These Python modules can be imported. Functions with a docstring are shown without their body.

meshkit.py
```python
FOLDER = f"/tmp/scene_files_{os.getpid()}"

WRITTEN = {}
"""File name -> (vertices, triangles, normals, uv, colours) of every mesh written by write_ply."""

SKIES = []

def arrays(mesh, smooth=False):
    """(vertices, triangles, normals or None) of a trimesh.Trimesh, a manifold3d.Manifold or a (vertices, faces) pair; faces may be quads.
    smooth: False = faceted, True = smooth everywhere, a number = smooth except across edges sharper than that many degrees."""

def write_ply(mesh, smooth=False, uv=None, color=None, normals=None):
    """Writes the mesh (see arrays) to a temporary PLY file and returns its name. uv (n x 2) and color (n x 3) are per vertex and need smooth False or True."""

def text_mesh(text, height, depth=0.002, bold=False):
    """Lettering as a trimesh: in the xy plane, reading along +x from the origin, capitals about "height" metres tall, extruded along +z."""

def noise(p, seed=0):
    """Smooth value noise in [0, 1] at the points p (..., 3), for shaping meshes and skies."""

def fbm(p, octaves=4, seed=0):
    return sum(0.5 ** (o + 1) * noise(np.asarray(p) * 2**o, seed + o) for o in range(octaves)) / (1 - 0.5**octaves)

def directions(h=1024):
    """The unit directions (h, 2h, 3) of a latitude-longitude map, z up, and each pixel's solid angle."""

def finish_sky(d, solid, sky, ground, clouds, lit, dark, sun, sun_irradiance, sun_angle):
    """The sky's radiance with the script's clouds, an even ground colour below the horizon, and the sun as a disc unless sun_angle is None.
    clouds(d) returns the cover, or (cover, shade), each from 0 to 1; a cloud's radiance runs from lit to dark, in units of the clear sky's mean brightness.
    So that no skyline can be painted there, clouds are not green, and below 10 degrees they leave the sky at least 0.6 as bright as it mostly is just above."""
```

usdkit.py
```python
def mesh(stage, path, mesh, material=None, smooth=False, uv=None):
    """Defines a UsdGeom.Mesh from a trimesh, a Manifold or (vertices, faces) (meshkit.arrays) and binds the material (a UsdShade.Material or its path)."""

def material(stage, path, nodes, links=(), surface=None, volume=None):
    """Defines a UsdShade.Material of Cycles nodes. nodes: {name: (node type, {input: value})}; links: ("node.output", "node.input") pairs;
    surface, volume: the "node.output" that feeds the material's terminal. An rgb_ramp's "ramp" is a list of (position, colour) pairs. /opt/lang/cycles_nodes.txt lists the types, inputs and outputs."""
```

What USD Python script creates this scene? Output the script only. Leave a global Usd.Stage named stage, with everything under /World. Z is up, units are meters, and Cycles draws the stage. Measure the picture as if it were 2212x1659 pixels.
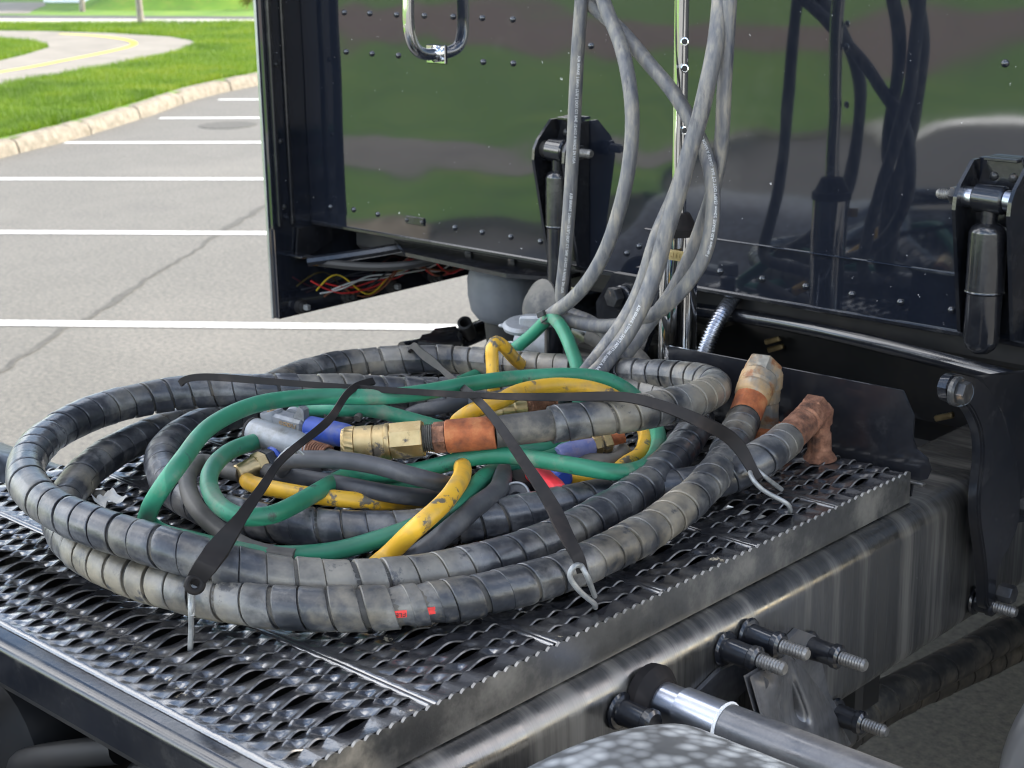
import math, random
import numpy as np
import trimesh, usdkit, meshkit
from pxr import Usd, UsdGeom, UsdLux, UsdShade, Gf, Sdf
from scipy.interpolate import CubicSpline
import shapely.geometry as sg

stage = Usd.Stage.CreateInMemory()
UsdGeom.SetStageUpAxis(stage, UsdGeom.Tokens.z)
UsdGeom.SetStageMetersPerUnit(stage, 1.0)
UsdGeom.Xform.Define(stage, '/World')
UsdGeom.Scope.Define(stage, '/World/Looks')
random.seed(7)
rng = np.random.default_rng(7)

# ------------------------------------------------------------------ camera, sky, sun, exposure
# truck axes: X to the truck's right, Y forward, Z up; the deck is 1.08 m above the lot
W, H = 2212, 1659                      # the photograph's size in the units used for measuring it
YAW, PITCH, ROLL, F = math.radians(43.31365646), math.radians(16.04198546), math.radians(-0.91635516), 3477.4073
ZD = 1.08
CAM = np.array([1.4652, -0.77904, 1.80])
_h = np.array([-math.sin(YAW), math.cos(YAW), 0]); _r = np.array([math.cos(YAW), math.sin(YAW), 0]); _u = np.array([0, 0, 1.0])
FW = _h * math.cos(PITCH) - _u * math.sin(PITCH); _up = _u * math.cos(PITCH) + _h * math.sin(PITCH)
RR = _r * math.cos(ROLL) + _up * math.sin(ROLL); UU = _up * math.cos(ROLL) - _r * math.sin(ROLL)
EXPOSURE = 1.55
CLOUD = (17.0, 16.8, 16.8)
SUN_ELEV, SUN_RIGHT = 29.0, 30.0       # degrees; the sun stands ahead of the truck, 30 degrees to its right
cam = UsdGeom.Camera.Define(stage, '/World/camera')
cam.CreateHorizontalApertureAttr(36.0); cam.CreateVerticalApertureAttr(27.0)
cam.CreateFocalLengthAttr(36.0 * F / W)
cam.CreateClippingRangeAttr(Gf.Vec2f(0.05, 2000))
cam.CreateFStopAttr(14.0); cam.CreateFocusDistanceAttr(1.85)
cam.CreateExposureAttr(EXPOSURE)
m4 = Gf.Matrix4d(*RR, 0, *UU, 0, *(-FW), 0, *CAM, 1)
cam.AddTransformOp().Set(m4)
sun_dir = np.array([math.sin(math.radians(SUN_RIGHT)) * math.cos(math.radians(SUN_ELEV)), math.cos(math.radians(SUN_RIGHT)) * math.cos(math.radians(SUN_ELEV)), math.sin(math.radians(SUN_ELEV))])
sky = UsdLux.DomeLight.Define(stage, '/World/sky')
sky.GetPrim().SetCustomDataByKey('kind', 'structure')
skym = usdkit.material(stage, '/World/Looks/sky', {
    'sky': ('sky_texture', {'sky_type': 'single_scattering', 'sun_disc': False, 'sun_elevation': math.radians(SUN_ELEV), 'sun_rotation': math.atan2(sun_dir[0], sun_dir[1]), 'air_density': 1.0, 'aerosol_density': 1.0}),
    'tc': ('texture_coordinate', {}), 'mp': ('mapping', {'scale': (1.0, 1.0, 2.4)}), 'n': ('noise_texture', {'scale': 2.3, 'detail': 9, 'roughness': .58}), 'cr': ('rgb_ramp', {'ramp': [(.5, (0, 0, 0)), (.57, (.45, .45, .45)), (.68, (1, 1, 1))]}),
    'cl': ('color', {'value': CLOUD}), 'mx': ('mix_color', {'use_clamp': False, 'use_clamp_result': False}),
    'bg': ('background_shader', {'strength': 0.13})}, [('tc.generated', 'mp.vector'), ('mp.vector', 'n.vector'), ('n.fac', 'cr.fac'), ('cr.color', 'mx.fac'), ('sky.color', 'mx.a'), ('cl.color', 'mx.b'), ('mx.result', 'bg.color')], surface='bg.background')
UsdShade.MaterialBindingAPI.Apply(sky.GetPrim()).Bind(skym)
sun = UsdLux.DistantLight.Define(stage, '/World/sun')
sun.CreateIntensityAttr(1.0); sun.CreateAngleAttr(0.5); sun.CreateNormalizeAttr(True) if hasattr(sun, 'CreateNormalizeAttr') else None
sun.CreateColorAttr(Gf.Vec3f(1.0, 0.93, 0.82))
_z = sun_dir; _x = np.cross([0, 0, 1.0], _z); _x /= np.linalg.norm(_x); _y = np.cross(_z, _x)
sun.AddTransformOp().Set(Gf.Matrix4d(*_x, 0, *_y, 0, *_z, 0, 0, 0, 30, 1))

# ------------------------------------------------------------------ helpers
def ray(x, y): return FW * F + RR * (x - W / 2) - UU * (y - H / 2)
def atz(x, y, z): d = ray(x, y); return CAM + d * ((z - CAM[2]) / d[2])
def aty(x, y, Y): d = ray(x, y); return CAM + d * ((Y - CAM[1]) / d[1])
def atx(x, y, X): d = ray(x, y); return CAM + d * ((X - CAM[0]) / d[0])
def dk(x, y, z): return atz(x, y, ZD + z)          # a point z above the deck

_names = {}
def numbered(parent, name):
    k = (parent, name); _names[k] = _names.get(k, -1) + 1
    return parent + '/' + (name if _names[k] == 0 else f'{name}_{_names[k]:03d}')
def tag(o, label=None, cat=None, group=None, kind=None):
    p = o.GetPrim() if hasattr(o, 'GetPrim') else o
    for k, v in (('label', label), ('category', cat), ('group', group), ('kind', kind)):
        if v: p.SetCustomDataByKey(k, v)
    return o
def pathof(parent): return '/World' if parent is None else (parent if isinstance(parent, str) else str(parent.GetPath()))
def thing(name, label, cat, group=None, loc=None, parent=None):
    x = UsdGeom.Xform.Define(stage, numbered(pathof(parent), name))
    if loc is not None: x.AddTranslateOp().Set(Gf.Vec3d(*map(float, loc)))
    return tag(x, label, cat, group)
def obj(name, mesh, mat, parent=None, smooth=35, label=None):
    p = numbered(pathof(parent), name)
    o = usdkit.mesh(stage, p, mesh, mat, smooth)
    if label: tag(o, label)
    return o
def join(*ms):
    ms = [m for g in ms for m in (g if isinstance(g, (list, tuple)) else [g])]
    return trimesh.util.concatenate(ms)
def tm(v, f): return trimesh.Trimesh(np.asarray(v, float), np.asarray(f, int), process=False)

def cbox(x0, x1, y0, y1, z0, z1, b=0.002):
    P = []
    for x, sx in ((x0, 1), (x1, -1)):
        for y, sy in ((y0, 1), (y1, -1)):
            for z, sz in ((z0, 1), (z1, -1)):
                P += [(x, y + sy * b, z + sz * b), (x + sx * b, y, z + sz * b), (x + sx * b, y + sy * b, z)]
    return trimesh.convex.convex_hull(np.array(P))
def rbox(c, ax, half, b=0.003):            # chamfered box: centre, three axes, half sizes
    m = cbox(-half[0], half[0], -half[1], half[1], -half[2], half[2], b)
    A = np.array([np.array(a, float) / np.linalg.norm(a) for a in ax])
    m.vertices = m.vertices @ A + np.asarray(c); return m
def frame(d):
    d = np.asarray(d, float); d = d / np.linalg.norm(d)
    a = np.array([0, 0, 1.0]) if abs(d[2]) < 0.9 else np.array([1.0, 0, 0])
    u = np.cross(a, d); u /= np.linalg.norm(u); return u, np.cross(d, u), d
def lathe(p0, d, prof, n=24):              # prof: (distance along d, radius); corners sharper than 35 degrees stay sharp
    p0 = np.asarray(p0, float); u, v, d = frame(d)
    t = np.linspace(0, 2 * np.pi, n, endpoint=False)
    V = np.array([p0 + d * s + (np.outer(np.cos(t), u) + np.outer(np.sin(t), v)) * r for s, r in prof]).reshape(-1, 3)
    Fc = []
    for i in range(len(prof) - 1):
        a = i * n + np.arange(n); b = i * n + (np.arange(n) + 1) % n
        Fc += [np.stack([a, b, b + n], 1), np.stack([a, b + n, a + n], 1)]
    V = np.vstack([V, p0 + d * prof[0][0], p0 + d * prof[-1][0]]); k = len(prof) * n
    e = np.arange(n); e2 = (e + 1) % n; L = (len(prof) - 1) * n
    Fc += [np.stack([np.full(n, k), e2, e], 1), np.stack([np.full(n, k + 1), L + e, L + e2], 1)]
    m = tm(V, np.vstack(Fc)); return m
def cyl(p0, p1, r, r2=None, n=24, b=0.0):
    p0 = np.asarray(p0, float); p1 = np.asarray(p1, float); L = np.linalg.norm(p1 - p0); r2 = r if r2 is None else r2
    prof = [(0, r), (L, r2)] if not b else [(0, r - b), (b, r), (L - b, r2), (L, r2 - b)]
    return lathe(p0, p1 - p0, prof, n)
def hexnut(p0, d, L, r): return lathe(p0, d, [(0, r * .93), (L * .1, r), (L * .9, r), (L, r * .93)], 6)
def stud(p0, d, L, r, pitch=None):          # threaded rod
    pitch = pitch or r * .45; prof = []; s = 0
    while s < L - pitch:
        prof += [(s, r * .84), (s + pitch * .5, r)]; s += pitch
    prof += [(s, r * .84), (L, r * .7)]; return lathe(p0, d, prof, 14)
def spline(P, ds=0.006, closed=False):
    P = np.asarray(P, float); d = np.r_[0, np.cumsum(np.linalg.norm(np.diff(P, axis=0), axis=1) ** 0.75)]
    c = CubicSpline(d, P, bc_type='natural'); t = np.linspace(0, d[-1], 40 * len(P)); Q = c(t)
    s = np.r_[0, np.cumsum(np.linalg.norm(np.diff(Q, axis=0), axis=1))]
    n = max(4, int(s[-1] / ds)); si = np.linspace(0, s[-1], n)
    return np.stack([np.interp(si, s, Q[:, k]) for k in range(3)], 1)
def frames(Q):
    T = np.gradient(Q, axis=0); T /= np.linalg.norm(T, axis=1)[:, None]
    u, v, _ = frame(T[0]); U = [u]
    for i in range(1, len(Q)):
        w = U[-1] - T[i] * (U[-1] @ T[i]); U.append(w / np.linalg.norm(w))
    U = np.array(U); return T, U, np.cross(T, U)
def sweep(Q, R, n=14, cap=True):            # round tube; R a number or one radius per point
    Q = np.asarray(Q, float); R = np.broadcast_to(R, len(Q)); T, U, Vv = frames(Q); t = np.linspace(0, 2 * np.pi, n, endpoint=False)
    V = (Q[:, None] + (np.cos(t)[None, :, None] * U[:, None] + np.sin(t)[None, :, None] * Vv[:, None]) * R[:, None, None]).reshape(-1, 3)
    i = np.arange(len(Q) - 1)[:, None] * n; a = np.arange(n)[None]; b = (a + 1) % n
    Fc = [np.stack([i + a, i + b, i + b + n], -1).reshape(-1, 3), np.stack([i + a, i + b + n, i + a + n], -1).reshape(-1, 3)]
    if cap:
        k = len(V); L = (len(Q) - 1) * n; e = np.arange(n); e2 = (e + 1) % n
        V = np.vstack([V, V[:n], V[L:L + n], Q[:1], Q[-1:]])
        Fc += [np.stack([np.full(n, k + 2 * n), k + e2, k + e], 1), np.stack([np.full(n, k + 2 * n + 1), k + n + e, k + n + e2], 1)]
    return tm(V, np.vstack(Fc))
def tube(P, r, n=14, ds=0.006): return sweep(spline(P, ds), r, n)
def wrapped(Q, r0, r1, pitch=0.031, n=22, gap=None):  # spiral guard: one broad ribbon wound round the hose, an open groove between turns
    T, U, Vv = frames(Q); s = np.r_[0, np.cumsum(np.linalg.norm(np.diff(Q, axis=0), axis=1))]
    L = s[-1]; th = np.linspace(0, 2 * np.pi, n + 1)
    base = [(0.0, -.15), (0.075, -.15), (0.08, .8), (0.115, 1.06), (0.3, 1.05), (0.55, 1.0), (0.8, 1.03), (0.945, 1), (0.985, .8), (0.99, 0)]
    rows = []; K = int(L / pitch)
    for k in range(-1, K + 1):
        wj = .55 + 1.1 * rng.random() ** 1.5; lift = 1 + .5 * (rng.random() - .4); pj = (rng.random() - .5) * .15
        for (a, h) in base:
            a2 = a * wj if a < .12 else a
            if gap and gap[0] <= k * pitch < gap[1] and a >= .08: a2 = .5 + .5 * (a - .08) / .92
            rows.append((k + a2 + (pj if .05 < a < .95 else pj * .5), h * lift))
    rows = np.array(rows); ss = (rows[:, 0][:, None] + th[None] / (2 * np.pi)) * pitch; ss = np.clip(ss, 0, L)
    rad = r0 + (r1 - r0) * rows[:, 1][:, None] + 0 * ss
    g = lambda A: np.stack([np.interp(ss, s, A[:, k]) for k in range(3)], -1)
    c, s_ = np.cos(th)[None, :, None], np.sin(th)[None, :, None]
    N = g(U) * c + g(Vv) * s_; N /= np.linalg.norm(N, axis=-1, keepdims=True)
    V = g(Q) + N * rad[..., None]
    V += N * ((meshkit.noise(V * 38, 3) - .5) * 0.0014)[..., None]
    m, w = rows.shape[0], n + 1; i = np.arange(m - 1)[:, None] * w; a = np.arange(n)[None]
    Fc = np.vstack([np.stack([i + a, i + a + 1, i + a + 1 + w], -1).reshape(-1, 3), np.stack([i + a, i + a + 1 + w, i + a + w], -1).reshape(-1, 3)])
    return tm(V.reshape(-1, 3), Fc)
def ribbon(P, wid, thk, up, ds=0.006):      # flat strap: up = side vectors per control point
    Q = spline(P, ds); k = np.linspace(0, 1, len(P)); kk = np.linspace(0, 1, len(Q))
    S = np.stack([np.interp(kk, k, np.asarray(up, float)[:, j]) for j in range(3)], 1); Wd = np.interp(kk, k, np.broadcast_to(wid, len(P)))
    T = np.gradient(Q, axis=0); T /= np.linalg.norm(T, axis=1)[:, None]
    S -= T * (S * T).sum(1)[:, None]; S /= np.linalg.norm(S, axis=1)[:, None]; N = np.cross(T, S)
    prof = [(-1, -.3), (-.93, -1), (.93, -1), (1, -.3), (1, .3), (.93, 1), (-.93, 1), (-1, .3)]; n = len(prof)
    V = np.stack([Q + S * (Wd / 2)[:, None] * a + N * (thk / 2) * b for a, b in prof], 1).reshape(-1, 3)
    i = np.arange(len(Q) - 1)[:, None] * n; a = np.arange(n)[None]; b = (a + 1) % n
    Fc = [np.stack([i + a, i + b + n, i + b], -1).reshape(-1, 3), np.stack([i + a, i + a + n, i + b + n], -1).reshape(-1, 3)]
    L = (len(Q) - 1) * n
    Fc += [np.array([[0, j, j + 1] for j in range(1, n - 1)]), np.array([[L, L + j + 1, L + j] for j in range(1, n - 1)])]
    return tm(V, np.vstack(Fc))
def plate(poly, plane, c, thk):             # poly in the plane's two axes; plane 'x': (y, z) at X=c, 'y': (x, z), 'z': (x, y)
    p = poly if isinstance(poly, sg.Polygon) else sg.Polygon(poly)
    m = trimesh.creation.extrude_polygon(p.buffer(0), thk, engine='earcut'); v = m.vertices.copy()
    if plane == 'x': m.vertices = np.stack([c + v[:, 2], v[:, 0], v[:, 1]], 1)
    elif plane == 'y': m.vertices = np.stack([v[:, 0], c + v[:, 2], v[:, 1]], 1); m.invert()
    else: m.vertices = v + [0, 0, c]
    return m
def sheet(poly, z):
    v, f = trimesh.creation.triangulate_polygon(poly, engine='earcut')
    v = np.c_[v, np.full(len(v), z)]; f = np.asarray(f)
    n = np.cross(v[f[:, 1]] - v[f[:, 0]], v[f[:, 2]] - v[f[:, 0]])[:, 2]; f[n < 0] = f[n < 0][:, ::-1]
    return tm(v, f)
def dome(c, d, r, h, n=12):
    return lathe(np.asarray(c, float) - np.asarray(d, float) * .001, d, [(0, r), (h * .45 + .001, r * .88), (h * .8 + .001, r * .55), (h + .001, r * .05)], n)
def text_on(Q, s0, text, hgt, ang_dir, r, sgn=1):   # lettering wrapped on a hose; ang_dir = direction in which it faces
    t = meshkit.text_mesh(text, hgt, 0.0003); T, U, Vv = frames(Q)
    s = np.r_[0, np.cumsum(np.linalg.norm(np.diff(Q, axis=0), axis=1))]
    v = t.vertices; ss = s0 + sgn * v[:, 0]
    g = lambda A: np.stack([np.interp(ss, s, A[:, k]) for k in range(3)], 1)
    Tt = g(T); Tt /= np.linalg.norm(Tt, axis=1)[:, None]
    N = np.asarray(ang_dir, float)[None] - Tt * (Tt @ np.asarray(ang_dir, float))[:, None]; N /= np.linalg.norm(N, axis=1)[:, None]
    B = np.cross(N, Tt) * sgn; a = (v[:, 1] - hgt / 2) / r
    D = N * np.cos(a)[:, None] + B * np.sin(a)[:, None]
    return tm(g(Q) + D * (r + .0003 + v[:, 2])[:, None], t.faces)

# ------------------------------------------------------------------ materials
def M(name, ramp, scale=12, detail=4, rough=.5, rough2=None, metal=0, ior=1.5, dirt=None, dscale=6, dlo=.5, dhi=.65, bump=None, stretch=None, dirt2=None, d2scale=60, d2lo=.62, d2hi=.68, coat=0, dirt_metal=0):
    n = {'g': ('geometry', {}), 'n1': ('noise_texture', {'scale': scale, 'detail': detail, 'roughness': .6}), 'r1': ('rgb_ramp', {'ramp': ramp}), 'p': ('principled_bsdf', {'roughness': rough, 'metallic': metal, 'ior': ior, 'coat_weight': coat})}
    l = [('n1.fac', 'r1.fac')]; src = 'g.position'
    if stretch:
        n['mp'] = ('mapping', {'scale': stretch}); l.append(('g.position', 'mp.vector')); src = 'mp.vector'
    l.append((src, 'n1.vector')); col = 'r1.color'
    for i, (dc, ds_, lo, hi) in enumerate(((dirt, dscale, dlo, dhi), (dirt2, d2scale, d2lo, d2hi))):
        if dc is None: continue
        n[f'dn{i}'] = ('noise_texture', {'scale': ds_, 'detail': 6, 'roughness': .65}); n[f'dm{i}'] = ('map_range', {'from_min': lo, 'from_max': hi, 'clamp': True})
        n[f'dx{i}'] = ('mix_color', {'b': dc}); l += [(src if i == 0 else 'g.position', f'dn{i}.vector'), (f'dn{i}.fac', f'dm{i}.value'), (f'dm{i}.result', f'dx{i}.fac'), (col, f'dx{i}.a')]; col = f'dx{i}.result'
    l.append((col, 'p.base_color'))
    if rough2 is not None:
        n['rr'] = ('map_range', {'from_min': .35, 'from_max': .65, 'to_min': rough, 'to_max': rough2, 'clamp': True}); l += [('dn0.fac' if dirt is not None else 'n1.fac', 'rr.value'), ('rr.result', 'p.roughness')]
    if metal and dirt is not None and dirt_metal == 0:
        n['mm'] = ('map_range', {'from_min': 0, 'from_max': 1, 'to_min': metal, 'to_max': 0, 'clamp': True}); l += [('dm0.result', 'mm.value'), ('mm.result', 'p.metallic')]
    if bump:
        n['bn'] = ('noise_texture', {'scale': bump[0], 'detail': 5, 'roughness': .6}); n['b'] = ('bump', {'strength': bump[1], 'distance': bump[2]})
        l += [('g.position', 'bn.vector'), ('bn.fac', 'b.height'), ('b.normal', 'p.normal')]
    return usdkit.material(stage, '/World/Looks/' + name, n, l, surface='p.BSDF')
g2 = lambda a, b: [(.3, a), (.7, b)]
MAT = dict(
    cab=M('black_cab_paint', g2((.004, .005, .008), (.006, .007, .01)), 4, rough=.045, ior=1.95, dirt=(.03, .03, .03), dscale=3, dlo=.62, dhi=.95, dirt2=(.35, .35, .35), d2scale=85, d2lo=.70, d2hi=.72),
    gloss=M('black_gloss_paint', g2((.003, .0035, .005), (.007, .007, .008)), 14, rough=.09, rough2=.24, ior=1.75, dirt=(.03, .028, .026), dscale=16, dlo=.6, dhi=.9, bump=(130, .12, .001)),
    rail=M('rail_paint', g2((.01, .01, .01), (.025, .024, .022)), 4, rough=.14, rough2=.38, ior=2.1, dirt=(.14, .13, .112), dscale=3.0, dlo=.54, dhi=.76, stretch=(1, 8, .35), bump=(320, .12, .0006), dirt2=(.4, .4, .38), d2scale=140, d2lo=.73, d2hi=.76),
    plank=M('deck_paint', g2((.006, .006, .007), (.016, .016, .018)), 30, rough=.11, rough2=.26, ior=2.6, dirt=(.04, .037, .033), dscale=14, dlo=.54, dhi=.78, bump=(240, .25, .001), dirt2=(.42, .36, .26), d2scale=22, d2lo=.665, d2hi=.70),
    skirt=M('deck_skirt_paint', g2((.015, .015, .015), (.03, .03, .028)), 8, rough=.2, rough2=.36, ior=2.0, dirt=(.16, .15, .13), dscale=9, dlo=.52, dhi=.75, bump=(500, .25, .0006)),
    bracket=M('bracket_paint', g2((.07, .072, .078), (.12, .12, .125)), 20, rough=.22, rough2=.4, metal=.5, ior=2.0, dirt=(.12, .11, .1), dscale=16, dlo=.55, dhi=.8, bump=(200, .15, .001)),
    lip=M('worn_steel_edge', g2((.02, .02, .02), (.26, .25, .24)), 70, rough=.3, metal=.5),
    tank=M('brushed_tank', g2((.3, .3, .3), (.4, .4, .4)), 6, rough=.3, metal=.5),
    dark=M('dark_chassis', g2((.008, .008, .009), (.02, .019, .018)), 9, rough=.55, ior=1.4, dirt=(.035, .03, .025), dscale=5, dlo=.5, dhi=.75),
    wrap=M('spiral_guard_plastic', [(.36, (.007, .008, .010)), (.5, (.026, .027, .03)), (.65, (.13, .127, .12))], 18, 9, rough=.24, rough2=.5, ior=1.65, dirt=(.2, .172, .125), dscale=7, dlo=.47, dhi=.66, bump=(120, .35, .0015), dirt2=(.03, .03, .032), d2scale=34, d2lo=.6, d2hi=.66),
    wrap2=M('spiral_guard_plastic_clean', [(.36, (.007, .008, .011)), (.5, (.024, .0255, .030)), (.65, (.11, .111, .113))], 15, 9, rough=.2, rough2=.42, ior=1.65, dirt=(.18, .165, .135), dscale=6, dlo=.5, dhi=.72, bump=(120, .3, .0015), dirt2=(.03, .03, .034), d2scale=30, d2lo=.6, d2hi=.66),
    core=M('black_hose_rubber', g2((.03, .029, .027), (.07, .066, .06)), 40, rough=.6, dirt=(.15, .13, .1), dscale=18, dlo=.5, dhi=.68),
    black=M('black_air_hose_rubber', g2((.024, .025, .03), (.06, .061, .066)), 22, 6, rough=.42, rough2=.6, dirt=(.11, .105, .1), dscale=12, dlo=.52, dhi=.7, bump=(150, .15, .001)),
    brown=M('dusty_black_hose_rubber', g2((.05, .047, .042), (.12, .11, .095)), 22, 6, rough=.6, dirt=(.03, .03, .032), dscale=16, dlo=.56, dhi=.68),
    gray=M('grey_air_hose_rubber', [(.3, (.055, .06, .075)), (.5, (.125, .122, .12)), (.7, (.24, .215, .175))], 16, 9, rough=.6, stretch=(5, 5, 1.2), dirt=(.045, .046, .055), dscale=9, dlo=.57, dhi=.68, bump=(200, .12, .001)),
    green=M('green_hose_rubber', [(.3, (.010, .115, .06)), (.6, (.022, .175, .10)), (.8, (.05, .23, .14))], 14, 5, rough=.4, rough2=.55, dirt=(.14, .17, .12), dscale=15, dlo=.55, dhi=.72, dirt2=(.02, .035, .03), d2scale=28, d2lo=.62, d2hi=.7),
    yellow=M('yellow_hose_rubber', g2((.52, .27, .012), (.62, .37, .03)), 12, 5, rough=.42, dirt=(.10, .085, .06), dscale=32, dlo=.56, dhi=.61, dirt2=(.35, .22, .06), d2scale=18, d2lo=.52, d2hi=.7),
    white_ink=M('white_ink', g2((.55, .55, .55), (.75, .75, .75)), 200, rough=.6),
    strap=M('strap_rubber', g2((.007, .0065, .007), (.016, .0135, .013)), 20, rough=.62, ior=1.28, dirt=(.038, .029, .026), dscale=12, dlo=.52, dhi=.75),
    brass=M('brass', g2((.36, .26, .12), (.56, .43, .235)), 30, rough=.32, rough2=.5, metal=1, dirt=(.06, .05, .04), dscale=28, dlo=.58, dhi=.64, bump=(150, .15, .001)),
    rust=M('rust', [(.3, (.13, .035, .012)), (.5, (.27, .075, .022)), (.7, (.36, .14, .05))], 45, 8, rough=.85, bump=(220, .5, .0015), dirt=(.09, .04, .025), dscale=30, dlo=.55, dhi=.75),
    rust_pale=M('pale_rust', [(.32, (.05, .022, .013)), (.5, (.145, .062, .034)), (.68, (.27, .13, .078))], 60, 10, rough=.9, bump=(160, .9, .003), dirt=(.16, .06, .035), dscale=22, dlo=.55, dhi=.75),
    zinc=M('stained_zinc', [(.3, (.10, .10, .092)), (.7, (.2, .18, .145))], 26, 8, rough=.6, dirt=(.3, .19, .085), dscale=20, dlo=.42, dhi=.6, dirt2=(.17, .065, .02), d2scale=34, d2lo=.55, d2hi=.64, bump=(120, .3, .001)),
    galv=M('galvanised_wire', g2((.2, .21, .215), (.36, .36, .35)), 80, rough=.45, metal=.6, bump=(400, .3, .0006)),
    alu=M('cast_aluminium', g2((.17, .18, .195), (.3, .31, .325)), 26, 7, rough=.5, metal=.4, dirt=(.12, .115, .105), dscale=26, dlo=.5, dhi=.7, bump=(240, .3, .001)),
    chrome=M('chrome', g2((.75, .75, .76), (.82, .82, .82)), 5, rough=.05, metal=1, dirt=(.3, .27, .22), dscale=26, dlo=.66, dhi=.82),
    steel=M('bright_steel', g2((.4, .42, .48), (.55, .57, .62)), 20, rough=.25, metal=1),
    bolt=M('painted_bolt', g2((.012, .012, .013), (.045, .045, .045)), 60, rough=.22, metal=.2, dirt=(.2, .13, .08), dscale=60, dlo=.6, dhi=.75),
    thread=M('bolt_thread', g2((.14, .135, .13), (.28, .27, .25)), 90, rough=.4, metal=.8),
    blue=M('blue_grip_plastic', g2((.015, .045, .26), (.03, .075, .36)), 30, rough=.45, dirt=(.12, .13, .2), dscale=22, dlo=.52, dhi=.72),
    purple=M('faded_blue_grip', g2((.09, .11, .28), (.19, .2, .34)), 60, rough=.55, dirt=(.24, .2, .26), dscale=50, dlo=.5, dhi=.65),
    red=M('red_grip_plastic', g2((.6, .02, .03), (.75, .04, .05)), 30, rough=.45),
    red_label=M('red_label', g2((.5, .02, .02), (.62, .05, .04)), 90, rough=.6),
    airbag=M('air_spring_rubber', g2((.055, .06, .07), (.11, .118, .13)), 10, 6, rough=.55, dirt=(.14, .14, .14), dscale=7, dlo=.5, dhi=.75),
    fender=M('fender_plastic', g2((.02, .022, .026), (.05, .055, .062)), 12, rough=.3, rough2=.5, ior=1.7, dirt=(.16, .15, .13), dscale=20, dlo=.55, dhi=.75),
    tyre=M('tyre_rubber', g2((.015, .015, .016), (.03, .03, .03)), 10, rough=.75, dirt=(.09, .08, .07), dscale=6, dlo=.5, dhi=.75),
    curbstone=M('kerb_concrete', [(.3, (.12, .105, .08)), (.7, (.25, .22, .172))], 14, 7, rough=.9, dirt=(.1, .08, .05), dscale=5, dlo=.55, dhi=.75, bump=(60, .8, .01)),
    paint=M('white_road_paint', g2((.5, .5, .48), (.68, .68, .66)), 30, rough=.7, dirt=(.25, .235, .2), dscale=35, dlo=.54, dhi=.68),
    ypaint=M('yellow_road_paint', g2((.6, .48, .03), (.7, .56, .05)), 20, rough=.7, dirt=(.4, .35, .2), dscale=20, dlo=.6, dhi=.75),
    seal=M('crack_filler', g2((.05, .047, .04), (.10, .094, .08)), 30, rough=.8),
    bark=M('bark', g2((.12, .1, .08), (.3, .27, .23)), 14, 6, rough=.9, stretch=(1, 1, .25), bump=(30, .8, .02)),
    white=M('white_siding', g2((.55, .6, .62), (.66, .7, .72)), 3, rough=.7),
    roof=M('roof_shingle', g2((.05, .045, .04), (.1, .09, .08)), 20, rough=.9),
    path=M('path_asphalt', g2((.165, .15, .125), (.235, .213, .18)), 2, 8, rough=.9, dirt=(.2, .18, .15), dscale=14, dlo=.55, dhi=.7),
    road=M('road_asphalt', g2((.05, .05, .052), (.075, .075, .075)), 4, rough=.85),
    walk=M('sidewalk_concrete', g2((.38, .36, .32), (.48, .46, .42)), 3, rough=.9),
    soil=M('bare_soil', g2((.12, .085, .062), (.19, .135, .10)), 3, 7, rough=.95),
    plastic=M('clear_scrap', g2((.4, .4, .38), (.55, .54, .5)), 30, rough=.35),
)
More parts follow.
